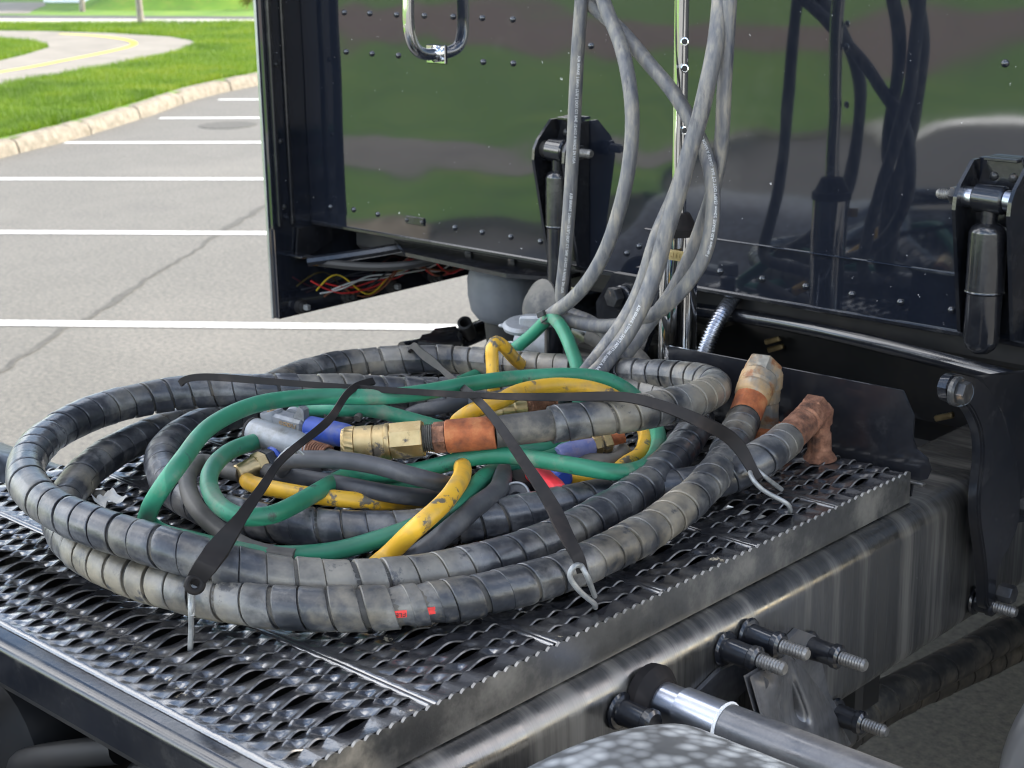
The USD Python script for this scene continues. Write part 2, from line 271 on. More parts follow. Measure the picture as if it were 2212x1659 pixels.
for nm, c in (('wire_red', (.5, .02, .02)), ('wire_yellow', (.55, .4, .02)), ('wire_white', (.6, .6, .58)), ('wire_brown', (.22, .07, .03)), ('wire_black', (.02, .02, .02))):
    MAT[nm] = M(nm, g2(c, c), 5, rough=.4)
def asphalt_mat():
    n = {'g': ('geometry', {}), 'a': ('noise_texture', {'scale': .5, 'detail': 8, 'roughness': .62}), 'ar': ('rgb_ramp', {'ramp': [(.3, (.098, .094, .084)), (.48, (.126, .120, .106)), (.52, (.115, .11, .097)), (.7, (.147, .139, .122))]}),
         'b': ('noise_texture', {'scale': 42, 'detail': 4, 'roughness': .8}), 'br': ('rgb_ramp', {'ramp': [(.34, (.6, .61, .63)), (.5, (1, 1, 1)), (.66, (1.38, 1.35, 1.28))]}),
         'mx': ('mix_color', {'blend_type': 'multiply', 'fac': 1.0, 'use_clamp_result': False}),
         'v': ('voronoi_texture', {'scale': 130}), 'bp': ('bump', {'strength': .35, 'distance': .003}), 'p': ('principled_bsdf', {'roughness': .85})}
    return usdkit.material(stage, '/World/Looks/lot_asphalt', n, [('g.position', 'a.vector'), ('a.fac', 'ar.fac'), ('g.position', 'b.vector'), ('b.fac', 'br.fac'), ('ar.color', 'mx.a'), ('br.color', 'mx.b'), ('mx.result', 'p.base_color'), ('g.position', 'v.vector'), ('v.distance', 'bp.height'), ('bp.normal', 'p.normal')], surface='p.BSDF')
MAT['lot'] = asphalt_mat()
MAT['lawn'] = M('lawn', [(.25, (.05, .12, .007)), (.5, (.09, .19, .012)), (.75, (.16, .24, .02))], 1.3, 9, rough=.9, dirt=(.16, .17, .03), dscale=9, dlo=.55, dhi=.75)
def leaf_mat(name, c1, c2):
    return usdkit.material(stage, '/World/Looks/' + name, {'g': ('geometry', {}), 'r': ('rgb_ramp', {'ramp': [(0, c1), (1, c2)]}), 'pn': ('noise_texture', {'scale': 1.1, 'detail': 6, 'roughness': .65}), 'pr': ('rgb_ramp', {'ramp': [(.36, (.55, .66, .6)), (.5, (.95, 1, 1)), (.64, (1.35, 1.12, 1.0))]}), 'pm': ('mix_color', {'blend_type': 'multiply', 'fac': 1.0, 'use_clamp_result': False}), 'd': ('principled_bsdf', {'roughness': .6}), 't': ('translucent_bsdf', {}), 'm': ('mix_closure', {'fac': .4})},
        [('g.random_per_island', 'r.fac'), ('g.position', 'pn.vector'), ('pn.fac', 'pr.fac'), ('r.color', 'pm.a'), ('pr.color', 'pm.b'), ('pm.result', 'd.base_color'), ('pm.result', 't.color'), ('d.BSDF', 'm.closure1'), ('t.BSDF', 'm.closure2')], surface='m.closure')
MAT['blade'] = leaf_mat('grass_blade', (.12, .2, .008), (.29, .34, .03))
MAT['leaf'] = leaf_mat('tree_leaf', (.03, .08, .01), (.09, .16, .025))
MAT['leaf_y'] = leaf_mat('yellow_leaf', (.25, .22, .03), (.5, .42, .05))
def wet_fender():                            # matt plastic with dried round water marks
    n = {'g': ('geometry', {}), 'mp': ('mapping', {'scale': (62, 48, 48)}), 'v': ('voronoi_texture', {'scale': 1.0, 'feature': 'smooth_f1', 'smoothness': .12}), 'r': ('rgb_ramp', {'ramp': [(.1, (.17, .19, .215)), (.4, (.10, .113, .132)), (.68, (.03, .034, .04))]}),
         'n2': ('noise_texture', {'scale': 7, 'detail': 5}), 'r2': ('rgb_ramp', {'ramp': [(.4, (.5, .5, .5)), (.58, (1, 1, 1))]}), 'mx': ('mix_color', {'blend_type': 'multiply', 'fac': 1.0}), 'p': ('principled_bsdf', {'roughness': .38, 'ior': 1.6})}
    return usdkit.material(stage, '/World/Looks/fender_water_marks', n, [('g.position', 'mp.vector'), ('mp.vector', 'v.vector'), ('v.distance', 'r.fac'), ('g.position', 'n2.vector'), ('n2.fac', 'r2.fac'), ('r.color', 'mx.a'), ('r2.color', 'mx.b'), ('mx.result', 'p.base_color')], surface='p.BSDF')
MAT['wet'] = wet_fender()
# ------------------------------------------------------------------ the setting: lot, kerb, lawn, path, road
GZ = 0.12
xy = lambda L, z=0.0: [tuple(atz(x, y, z)[:2]) for x, y in L]
kerb_img = xy([(0, 343), (50, 330), (167, 300), (233, 280), (333, 248), (427, 215), (500, 197), (567, 183)])
kerb_line = [(-5.15, -2.75), (-7.2, -.45), (-8.9, 2.75)] + kerb_img + [(-15.1, 13.6), (-16.6, 16.6), (-18.5, 20)]
lot_poly = sg.Polygon([(-6.3, -7.7), (-6.0, -6.6), (-5.3, -5.4), (-4.6, -4.4), (-4.6, -3.3)] + kerb_line + [(-16, 26), (0, 44), (60, 44), (60, -80), (4, -80), (-1.5, -16), (-3, -12), (-4.9, -9.2)]).buffer(0)
foot_poly = sg.Polygon([(-5.7, -5.6), (-6.4, -4.95), (-6.55, -4.35), (-6.8, -4.05), (-7.7, -3.95), (-14, .5), (-24, 8), (-25.5, 6), (-15, -1.6), (-9.1, -5.2), (-8.55, -5.85), (-7.9, -5.8), (-7.0, -5.5), (-6.6, -6.4), (-6.4, -7.4), (-6.0, -7.0)]).buffer(0)
big = sg.box(-400, -400, 400, 400)
lot = thing('parking_lot', None, None); tag(lot, kind='structure')
obj('asphalt', sheet(lot_poly.buffer(.3), 0.0), MAT['lot'], lot, False)
lawn = obj('lawn', sheet(big.difference(lot_poly.buffer(.08)), GZ), MAT['lawn'], None, False); tag(lawn, kind='structure')
pd = atz(1000, 707, .004) - atz(0, 697, .004); pd /= np.linalg.norm(pd); pn = np.array([-pd[1], pd[0], 0])
def strip(a, b, w, z):
    a, b = np.array(a[:2]), np.array(b[:2]); d = (b - a) / np.linalg.norm(b - a); n = np.array([-d[1], d[0]]) * w / 2
    return sheet(sg.Polygon([a - n, b - n, b + n, a + n]), z)
ends = [((0, 697), -3.0, 7.0), ((0, 501), -2.4, 7.5), ((0, 386), -1.4, 8), ((140, 308), 0, 8), ((345, 255), 0, 8), ((472, 215), 0, 8)]
for (px, t0, t1) in ends:
    p = atz(*px, .004); obj('parking_line', strip(p + pd * t0, p + pd * t1, .105, .004), MAT['paint'], lot, False)
p = atz(0, 697, .004) - (atz(0, 501, .004) - atz(0, 697, .004)) * .98
obj('parking_line', strip(p - pd * 1, p + pd * 7, .105, .004), MAT['paint'], lot, False)
cr = spline([atz(x, y, .0) for x, y in [(640, 400), (585, 437), (475, 505), (400, 556), (330, 598), (262, 645), (215, 672), (140, 710), (60, 765), (0, 800), (-120, 880)]], .05)
w_ = .008 + .022 * meshkit.noise(np.c_[cr[:, :2] * 3, 0 * cr[:, 0]], 5); cn = np.gradient(cr, axis=0); cn = np.stack([-cn[:, 1], cn[:, 0]], 1) / np.linalg.norm(cn[:, :2], axis=1)[:, None]
jit = (meshkit.noise(np.c_[cr[:, :2] * 9, 0 * cr[:, 0]], 8) - .5)[:, None] * .05
L_ = cr[:, :2] + cn * (w_[:, None] + jit); R_ = cr[:, :2] - cn * (w_[:, None] - jit)
k = len(cr); V = np.r_[np.c_[L_, np.full(k, .003)], np.c_[R_, np.full(k, .003)]]; i = np.arange(k - 1)
obj('sealed_crack', tm(V, np.r_[np.stack([i, i + k, i + k + 1], 1), np.stack([i, i + k + 1, i + 1], 1)][:, ::-1] if np.cross(V[k] - V[0], V[1] - V[0])[2] > 0 else np.r_[np.stack([i, i + k, i + k + 1], 1), np.stack([i, i + k + 1, i + 1], 1)]), MAT['seal'], lot, False)
mc = atz(492, 271, 0)
obj('manhole_cover', lathe(mc + [0, 0, -.02], (0, 0, 1), [(0, .27), (.025, .27), (.026, .25), (.024, .24), (.024, .02)], 32), MAT['seal'], lot, 20)
# kerb of cast blocks
kt = thing('kerb', 'weathered pale concrete kerb with chipped blocks between lawn and parking lot', 'kerb')
kl = spline([(x, y, 0) for x, y in kerb_line], .12); j = 0
prof = np.array([(.0, -.05), (-.008, .04), (-.025, .09), (-.05, .118), (-.09, .13), (-.14, .13), (-.165, .122), (-.17, -.05)])
while j < len(kl) - 6:
    n = int(rng.integers(11, 15)); seg = kl[j:j + n] ; j += n - 1
    if len(seg) < 4: break
    T = np.gradient(seg, axis=0); T /= np.linalg.norm(T, axis=1)[:, None]; N = np.stack([T[:, 1], -T[:, 0], 0 * T[:, 0]], 1)   # towards the lot
    seg = seg.copy(); seg[0] += T[0] * .012; seg[-1] -= T[-1] * .012; n = len(seg); m = len(prof)
    V = np.stack([seg + N * a + [0, 0, b] for a, b in prof], 1); wob = meshkit.fbm(V * 7, 3, 4) - .5; V = V + (wob * .035)[..., None] * np.array([1, 1, .8]); 
    for e in (0, -1): V[e, :, 2] -= .014 * (V[e, :, 2] > .1); 
    V = V.reshape(-1, 3); ii = np.arange(n - 1)[:, None] * m; a = np.arange(m - 1)[None]
    Fc = [np.stack([ii + a, ii + a + 1, ii + a + m + 1], -1).reshape(-1, 3), np.stack([ii + a, ii + a + m + 1, ii + a + m], -1).reshape(-1, 3)]
    L = (n - 1) * m; Fc += [np.array([[0, q + 1, q] for q in range(1, m - 1)]), np.array([[L, L + q, L + q + 1] for q in range(1, m - 1)])]
    mm = tm(V, np.vstack(Fc)); mm.fix_normals() if False else None
    obj('kerb_block', mm, MAT['curbstone'], kt, 45)
# path with a grass island, road and footway beyond
outer = xy([(-300, 255), (0, 187), (90, 171), (167, 157), (267, 137), (330, 124), (385, 110), (413, 99), (421, 94), (412, 88), (367, 80), (233, 72), (100, 68), (0, 67), (-300, 64)], GZ)
isl = xy([(-280, 72), (0, 82), (50, 88), (88, 93), (105, 98), (106, 103), (80, 111), (50, 120), (0, 132), (-280, 195)], GZ)
tag(obj('path', sheet(sg.Polygon(outer).buffer(0).difference(sg.Polygon(isl).buffer(0)), GZ + .006), MAT['path'], None, False), kind='structure')
yl = spline([(*q, 0) for q in xy([(-200, 196), (0, 157), (67, 146), (133, 133), (190, 122), (233, 113), (268, 105), (288, 98), (290, 94), (277, 88), (240, 82), (200, 78), (130, 74)], GZ)], .15)[:, :2]
cn = np.gradient(yl, axis=0); cn = np.stack([-cn[:, 1], cn[:, 0]], 1) / np.linalg.norm(cn, axis=1)[:, None]
tag(obj('path_line', sheet(sg.Polygon(np.r_[yl + cn * .05, (yl - cn * .05)[::-1]]).buffer(0), GZ + .010), MAT['ypaint'], None, False), kind='structure')
for nm, L, mt, z in (('sidewalk', [(-500, 50), (0, 50), (600, 52.5), (1500, 60), (1500, 50), (600, 42), (0, 41), (-500, 41)], 'walk', GZ + .006), ('road', [(-500, 41), (0, 41), (600, 42), (1500, 50), (1500, 43), (600, 36), (0, 33), (-500, 32)], 'road', GZ + .004), ('driveway', [(-500, 30.5), (0, 30), (62, 29.5), (70, 24), (85, 17), (100, 12), (95, 5), (-500, 5)], 'path', GZ + .005)):
    tag(obj(nm, sheet(sg.Polygon(xy(L, GZ)).buffer(0), z), MAT[mt], None, False), kind='structure')
# what the truck's rear wall mirrors: lawn, a bare-soil bed and lawn behind the camera
tag(obj('bare_ground', sheet(sg.Polygon([(-40, -10), (-15.6, -12.6), (-9.4, -12.9), (-7.6, -14.6), (-5, -19), (-8, -21), (-13, -17.5), (-26, -22), (-45, -20)]).buffer(.4), GZ + .005), MAT['soil'], None, False), kind='structure')
tag(obj('footpath', sheet(foot_poly, GZ + .006), MAT['path'], None, False), kind='structure')
# grass bank by the far house
bk = atz(470, 29, GZ); t = np.linspace(0, 2 * np.pi, 40, endpoint=False); rr_ = np.linspace(0, 1, 12)
V = [(bk + np.array([-3.0, 2.4, 0])) + np.array([math.cos(a) * r * 3.4 * _r[0] - math.sin(a) * r * 2.6 * _h[0] * -1, math.cos(a) * r * 3.4 * _r[1] + math.sin(a) * r * 2.6 * _h[1], 1.3 * (1 - r * r) ** 1.5 - .02]) for r in rr_ for a in t]
i = np.arange(11)[:, None] * 40; a = np.arange(40)[None]; b = (a + 1) % 40
tag(obj('grass_bank', tm(V, np.r_[np.stack([i + a, i + a + 40, i + b + 40], -1).reshape(-1, 3), np.stack([i + a, i + b + 40, i + b], -1).reshape(-1, 3)]), MAT['lawn'], None, True), kind='structure')
# grass blades on the lawn in view (one uncountable mass)
def blades(n, poly, hmin, hmax, zfun, seed):
    r = np.random.default_rng(seed); P = []
    x0, y0, x1, y1 = poly.bounds
    import shapely
    while sum(map(len, P)) < n:
        q = np.c_[r.uniform(x0, x1, n), r.uniform(y0, y1, n)]; dd = np.linalg.norm(q - CAM[:2], axis=1)
        q = q[r.random(n) < np.clip((11 / dd) ** 2.2, 0, 1)]; P.append(q[shapely.contains_xy(poly, q[:, 0], q[:, 1])])
    q = np.vstack(P)[:n]; h = r.uniform(hmin, hmax, n) * (.7 + .6 * meshkit.noise(np.c_[q * 1.7, 0 * q[:, 0]], 2)); a = r.uniform(0, 2 * np.pi, n); w = r.uniform(.006, .011, n)
    lean = np.c_[np.cos(a + 1.3), np.sin(a + 1.3)] * (h * r.uniform(.1, .7, n))[:, None]; s = np.c_[np.cos(a), np.sin(a)] * w[:, None] / 2
    b0 = np.c_[q - s, np.full(n, GZ)]; b1 = np.c_[q + s, np.full(n, GZ)]; tp = np.c_[q + lean, GZ + h]
    V = np.stack([b0, b1, tp], 1).reshape(-1, 3); return tm(V, np.arange(3 * n).reshape(-1, 3))
near = sg.Polygon(xy([(-60, 345), (0, 306), (100, 283), (207, 256), (333, 222), (433, 190), (567, 157), (640, 150), (640, 48), (-60, 50)], GZ)).buffer(0).difference(sg.Polygon(outer).buffer(.02).difference(sg.Polygon(isl).buffer(-.02))).difference(lot_poly.buffer(.19))
tag(obj('grass', blades(130000, near, .035, .085, None, 3), MAT['blade'], None, False), 'short green grass growing on the lawn beside the parking lot', 'grass', kind='stuff')

# ------------------------------------------------------------------ trees, shrubs and the house across the road
def leaves(c, rad, n, size, seed):
    r = np.random.default_rng(seed); cl = r.normal(size=(max(6, n // 90), 3)); cl = cl / np.linalg.norm(cl, axis=1)[:, None] * r.uniform(.3, 1, len(cl))[:, None] * rad
    p = cl[r.integers(0, len(cl), n)] + r.normal(size=(n, 3)) * np.array(rad) * .22 + c
    a = r.normal(size=(n, 3)); a /= np.linalg.norm(a, axis=1)[:, None]; b = np.cross(a, r.normal(size=(n, 3))); b /= np.linalg.norm(b, axis=1)[:, None]; s = (size * r.uniform(.6, 1.3, n))[:, None]
    V = np.stack([p - a * s, p + b * s * .45, p + a * s, p - b * s * .45], 1).reshape(-1, 3); i = np.arange(n)[:, None] * 4
    return tm(V, np.r_[i + [0, 1, 2], i + [0, 2, 3]])
def tree(px, r0, h, lean, label, seed):
    b = atz(*px, GZ); t = thing('tree', label, 'tree', 'young trees along the road', loc=b); r = np.random.default_rng(seed)
    P = [np.array([lean[0] * s, lean[1] * s, s * h - .05]) for s in np.linspace(0, 1, 6)]
    ms = [sweep(spline(P, .1), np.linspace(r0 * 1.25, r0 * .4, len(spline(P, .1))), 12)]
    for q in range(7):
        s = .55 + .06 * q; o = np.array([lean[0] * s, lean[1] * s, s * h]); a = r.uniform(0, 6.28); d = np.array([math.cos(a), math.sin(a), .8]) * h * .22
        Q = spline([o, o + d * .5, o + d + [0, 0, .15]], .1); ms.append(sweep(Q, np.linspace(r0 * .4, .008, len(Q)), 7))
    obj('trunk', join(ms), MAT['bark'], t, 40)
    obj('crown', leaves(np.array([lean[0], lean[1], h * .98]), (h * .26, h * .26, h * .3), 2600, .06, seed), MAT['leaf'], t, False)
tree((305, 52), .05, 5.2, (-.18, -.05), 'slim young tree with pale trunk on the lawn strip nearest the sidewalk', 11)
tree((178, 25), .048, 5.0, (.1, .06), 'slim brown young tree across the road beside the driveway', 12)
sb = atz(260, 16, GZ); st = thing('shrub', 'small bare pale shrub before the white house wall', 'shrub', loc=sb); ms = []
for q in range(9):
    a = q * 2.4; d = np.array([math.cos(a) * .22, math.sin(a) * .22, .5 + .05 * (q % 3)]); Q = spline([(0, 0, -.03), d * .5 + [0, 0, .06], d], .05); ms.append(sweep(Q, np.linspace(.025, .006, len(Q)), 6))
obj('stem', join(ms), MAT['bark'], st, 40)
sb = atz(552, 22, GZ); st = thing('shrub', 'low yellow flowering shrub on the far lawn beside the black cab edge', 'shrub', loc=sb)
obj('stem', join([sweep(spline([(0, 0, -.03), (.1 * math.cos(a), .1 * math.sin(a), .15), (.2 * math.cos(a), .2 * math.sin(a), .3)], .05), .008, 6) for a in (0, 1.3, 2.6, 3.9, 5.2)]), MAT['bark'], st, 40)
obj('foliage', leaves(np.array([0, 0, .3]), (.28, .28, .2), 700, .035, 5), MAT['leaf_y'], st, False)
hb = atz(96, 6, GZ); hd = atz(300, 6.5, GZ) - hb; hd[2] = 0; hl = np.linalg.norm(hd); hd /= hl; hn = np.array([-hd[1], hd[0], 0]); hn = hn if hn @ _h > 0 else -hn
ho = thing('house', 'white house across the road behind the driveway and small shrub', 'house')
hc = hb + hd * 3.5 + hn * 3
obj('wall', rbox(hc + [0, 0, 1.4], (hd, hn, (0, 0, 1)), (3.5, 3, 1.5), .01), MAT['white'], ho)
for q in range(9): obj('siding_board', rbox(hb + hd * 3.5 - hn * .012 + [0, 0, .16 + q * .3], (hd, hn, (0, 0, 1)), (3.5, .012, .145), .004), MAT['white'], ho)
rf = obj('roof', plate([(-3.4, 0), (3.4, 0), (0, 1.7)], 'x', -3.8, 7.6), MAT['roof'], ho)
UsdGeom.Xformable(rf).AddTransformOp().Set(Gf.Matrix4d(*hd, 0, *hn, 0, 0, 0, 1, 0, *(hc + [0, 0, 2.9]), 1))
wf = obj('window', rbox(hb + hd * 5 - hn * .03 + [0, 0, 1.7], (hd, hn, (0, 0, 1)), (.55, .03, .5), .006), MAT['steel'], ho); obj('pane', rbox(hb + hd * 5 - hn * .065 + [0, 0, 1.7], (hd, hn, (0, 0, 1)), (.47, .004, .42), .001), MAT['gloss'], wf)
# ------------------------------------------------------------------ the truck
RX = .478
WY = 1.45; FX = -1.228                                  # the cab's rear wall
truck = thing('truck', 'black semi truck tractor with riveted cab wall and open-grip steel rear deck', 'truck')
X1 = np.array([1.0, 0, 0]); Y1 = np.array([0, 1.0, 0]); Z1 = np.array([0, 0, 1.0])
def P(name, mesh, mat, parent=None, smooth=35, label=None): return obj(name, mesh, MAT[mat], truck if parent is None else parent, smooth, label)
# cab: rear wall skin, body, hood, floor
nx, nz = 120, 140; gx, gz = np.meshgrid(np.linspace(FX, -FX, nx), np.linspace(1.18, 3.9, nz), indexing='ij')
q = np.stack([gx * 2.6, gz * 4.0, 0 * gx], -1); wv = (meshkit.fbm(q, 3, 12) - .5) * .0032 + (meshkit.fbm(np.stack([gx * 9, gz * 14, 0 * gx], -1), 2, 5) - .5) * .0004
V = np.stack([gx, WY + wv, gz], -1).reshape(-1, 3); i = (np.arange(nx - 1)[:, None] * nz + np.arange(nz - 1)[None]).reshape(-1)
wall = P('cab_wall', tm(V, np.r_[np.stack([i, i + nz, i + nz + 1], 1), np.stack([i, i + nz + 1, i + 1], 1)]), 'cab', None, True)
P('wall_lip', cbox(FX, -FX, WY - .004, WY + .03, 1.172, 1.181, .002), 'gloss', wall)
P('cab_body', cbox(FX - .01, -FX + .01, WY + .012, 4.3, 1.2, 3.9, .05), 'cab')
P('hood', cbox(-1.12, 1.12, 4.24, 6.6, .42, 2.15, .12), 'cab')
P('cab_floor', cbox(-1.15, 1.15, WY + .05, 4.2, 1.12, 1.195, .01), 'dark')
riv = [(743, 27), (798, 29), (856, 32), (916, 34), (978, 36), (1041, 39), (1107, 42), (747, 112), (803, 116), (860, 120), (1043, 134), (1108, 137), (1276, 99), (713, 447), (764, 453), (816, 463), (982, 492), (1041, 502), (1103, 512), (1167, 522), (1353, 547), (1380, 532), (1555, 587), (1646, 603), (1740, 619), (1840, 636), (1945, 653), (2055, 670), (2171, 137)]
for p in riv: P('rivet', dome(aty(*p, WY - .001), (0, -1, 0), .0062, .0042), 'cab', wall, 60)
for k in range(6): P('rivet', dome((.62 + .1 * k, WY - .001, 1.21), (0, -1, 0), .0062, .0042), 'cab', wall, 60)
pl = aty(898, 477, WY); npl = P('name_plate', cbox(pl[0] - .027, pl[0] + .027, WY - .004, WY - .0005, pl[2] - .008, pl[2] + .008, .001), 'gloss', wall)
for s in (-1, 1): P('rivet', dome((pl[0] + s * .022, WY - .004, pl[2]), (0, -1, 0), .005, .003), 'bolt', npl, 60)
P('panel_seam', cbox(-.305, .32, WY - .0035, WY, 1.268, 1.270, .0004), 'cab', wall)
# grab handle
fl = aty(946, 116, WY); gh = P('grab_handle', tube([fl + [0, -.004, 0], fl + [0, -.03, .001], fl + [0, -.058, .012], fl + [-.002, -.072, .045], fl + [-.002, -.073, .1], fl + [-.002, -.073, .6]], .0115, 20, .004), 'chrome', wall, True)
P('flange', cbox(fl[0] - .029, fl[0] + .023, WY - .004, WY - .0002, fl[2] - .019, fl[2] + .017, .0015), 'chrome', gh)
P('collar', lathe(fl + [0, -.004, 0], (0, -1, 0), [(0, .016), (.004, .0165), (.006, .013), (.008, .012)], 20), 'chrome', gh)
for s in (-1, 1): P('screw', dome((fl[0] - .003 + s * .019, WY - .004, fl[2] - .010), (0, -1, 0), .005, .003), 'steel', gh, 60)
# side fairing on the cab's left, with lamps and wiring along its lower edge
_f = atx(603, 690, FX); FY, FZ = _f[1], _f[2]; print('fairing', FY, FZ)
fa = P('side_fairing', plate([(FY + .003, FZ), (3.6, FZ), (3.6, 1.175), (FY + .003, 1.175)], 'x', FX - .02, .018), 'cab', None, 35)
P('fairing_extender', cbox(FX - .02, FX - .002, FY, WY + .02, 1.1745, 3.88, .001), 'cab')
P('extender_trim', cbox(FX - .002, FX + .010, FY + .008, FY + .018, 1.18, 3.8, .002), 'gloss'); P('extender_trim', cbox(FX - .002, FX + .006, FY + .046, FY + .056, 1.18, 3.8, .002), 'gloss')
P('fairing_edge', cbox(FX - .022, FX - .014, FY - .004, FY - .0005, FZ, 3.88, .001), 'steel')
for zz in (1.22, 1.36, 1.52, 1.68): P('rivet', dome((FX - .002, FY + .032, zz), (1, 0, 0), .006, .004), 'bolt', fa, 60)
P('corner_brace', plate([(FY + .05, 1.10), (FY + .06, 1.17), (1.50, 1.17), (1.50, 1.13), (1.43, 1.105)], 'x', FX + .002, .006), 'gloss')
P('brace_shelf', cbox(FX, FX + .05, FY + .03, FY + .06, 1.112, 1.118, .002), 'gloss')
P('brace_strut', sweep(spline([(FX + .09, 1.36, 1.115), (FX + .2, 1.46, 1.135), (FX + .32, 1.6, 1.165)], .02), .011, 8), 'gloss'); P('brace_strut', sweep(spline([(FX + .1, 1.38, 1.112), (FX + .3, 1.46, 1.12), (FX + .4, 1.62, 1.165)], .02), .009, 8), 'dark')
wz = lambda y: FZ + .03 + .012 * math.sin(y * 23) + .006 * math.sin(y * 51)
for k, y in enumerate(np.arange(FY + .06, 3.3, .135)):
    lp = P('marker_lamp', lathe((FX - .004, y, FZ + .018), (1, 0, 0), [(0, .016), (.012, .015), (.014, .011), (.022, .01)], 14), 'dark', fa)
    P('plug', cbox(FX + .016, FX + .03, y - .006, y + .006, FZ + .013, FZ + .025, .002), 'galv' if k % 2 == 0 else 'dark', lp)
for k, mt in enumerate(('wire_red', 'wire_yellow', 'wire_white', 'wire_brown', 'wire_red', 'wire_white', 'wire_black', 'wire_brown')):
    r = np.random.default_rng(40 + k); ys = np.arange(FY + .07 + .012 * k, 3.3, .075); Q = [(FX + .02 + .012 * r.random(), y, wz(y) + .02 * r.random() + (.022 if j % 4 == k % 4 else 0)) for j, y in enumerate(ys)]
    P('wire', tube(Q, .0019, 6, .012), mt, fa, True)
# frame rails
def channel(x, s):                          # x outer face, s = +1 web on the right
    a = np.linspace(0, np.pi / 2, 8); R = .03; z0, z1 = atx(1835, 1526, RX)[2], 1.034; o = []
    o += [(x - s * (R - R * math.sin(t)), z1 - R + R * math.cos(t)) for t in a]
    o += [(x - s * (R - R * math.cos(t)), z0 + R - R * math.sin(t)) for t in a]
    o += [(x - s * .14, z0), (x - s * .14, z0 + .009), (x - s * .038, z0 + .009), (x - s * .010, z0 + .038), (x - s * .010, z1 - .038), (x - s * .038, z1 - .009), (x - s * .14, z1 - .009), (x - s * .14, z1)]
    return o
rail_r = P('frame_rail', plate(channel(RX, 1), 'y', -2.4, 7.6), 'rail', None, 30)
rail_l = P('frame_rail', plate(channel(-RX, -1), 'y', -2.4, 7.6), 'rail', None, 30)
for y in (-.45, .62, 1.62, 2.7): P('cross_member', cbox(-.34, .34, y - .06, y + .06, .79, .95, .01), 'dark')
def rail_bolt(p, L=.05, thr=.034):
    b = P('frame_bolt', lathe(p, X1, [(0, .019), (.003, .021), (.006, .019), (.007, .0145), (L - .012, .0135), (L - .01, .0155), (L - .003, .0155), (L, .012)], 20), 'gloss', rail_r)
    if thr: P('thread', stud(np.asarray(p) + X1 * (L - .002), X1, thr, .0085), 'thread', b)
for px, L, t in (((1563, 1400), .05, .036), ((1613, 1370), .05, .036), ((1742, 1396), .05, .036), ((1800, 1540), .046, .034), ((2103, 1297), .034, .034), ((1335, 1534), .05, 0)): rail_bolt(atx(*px, RX + .0005), L, t)
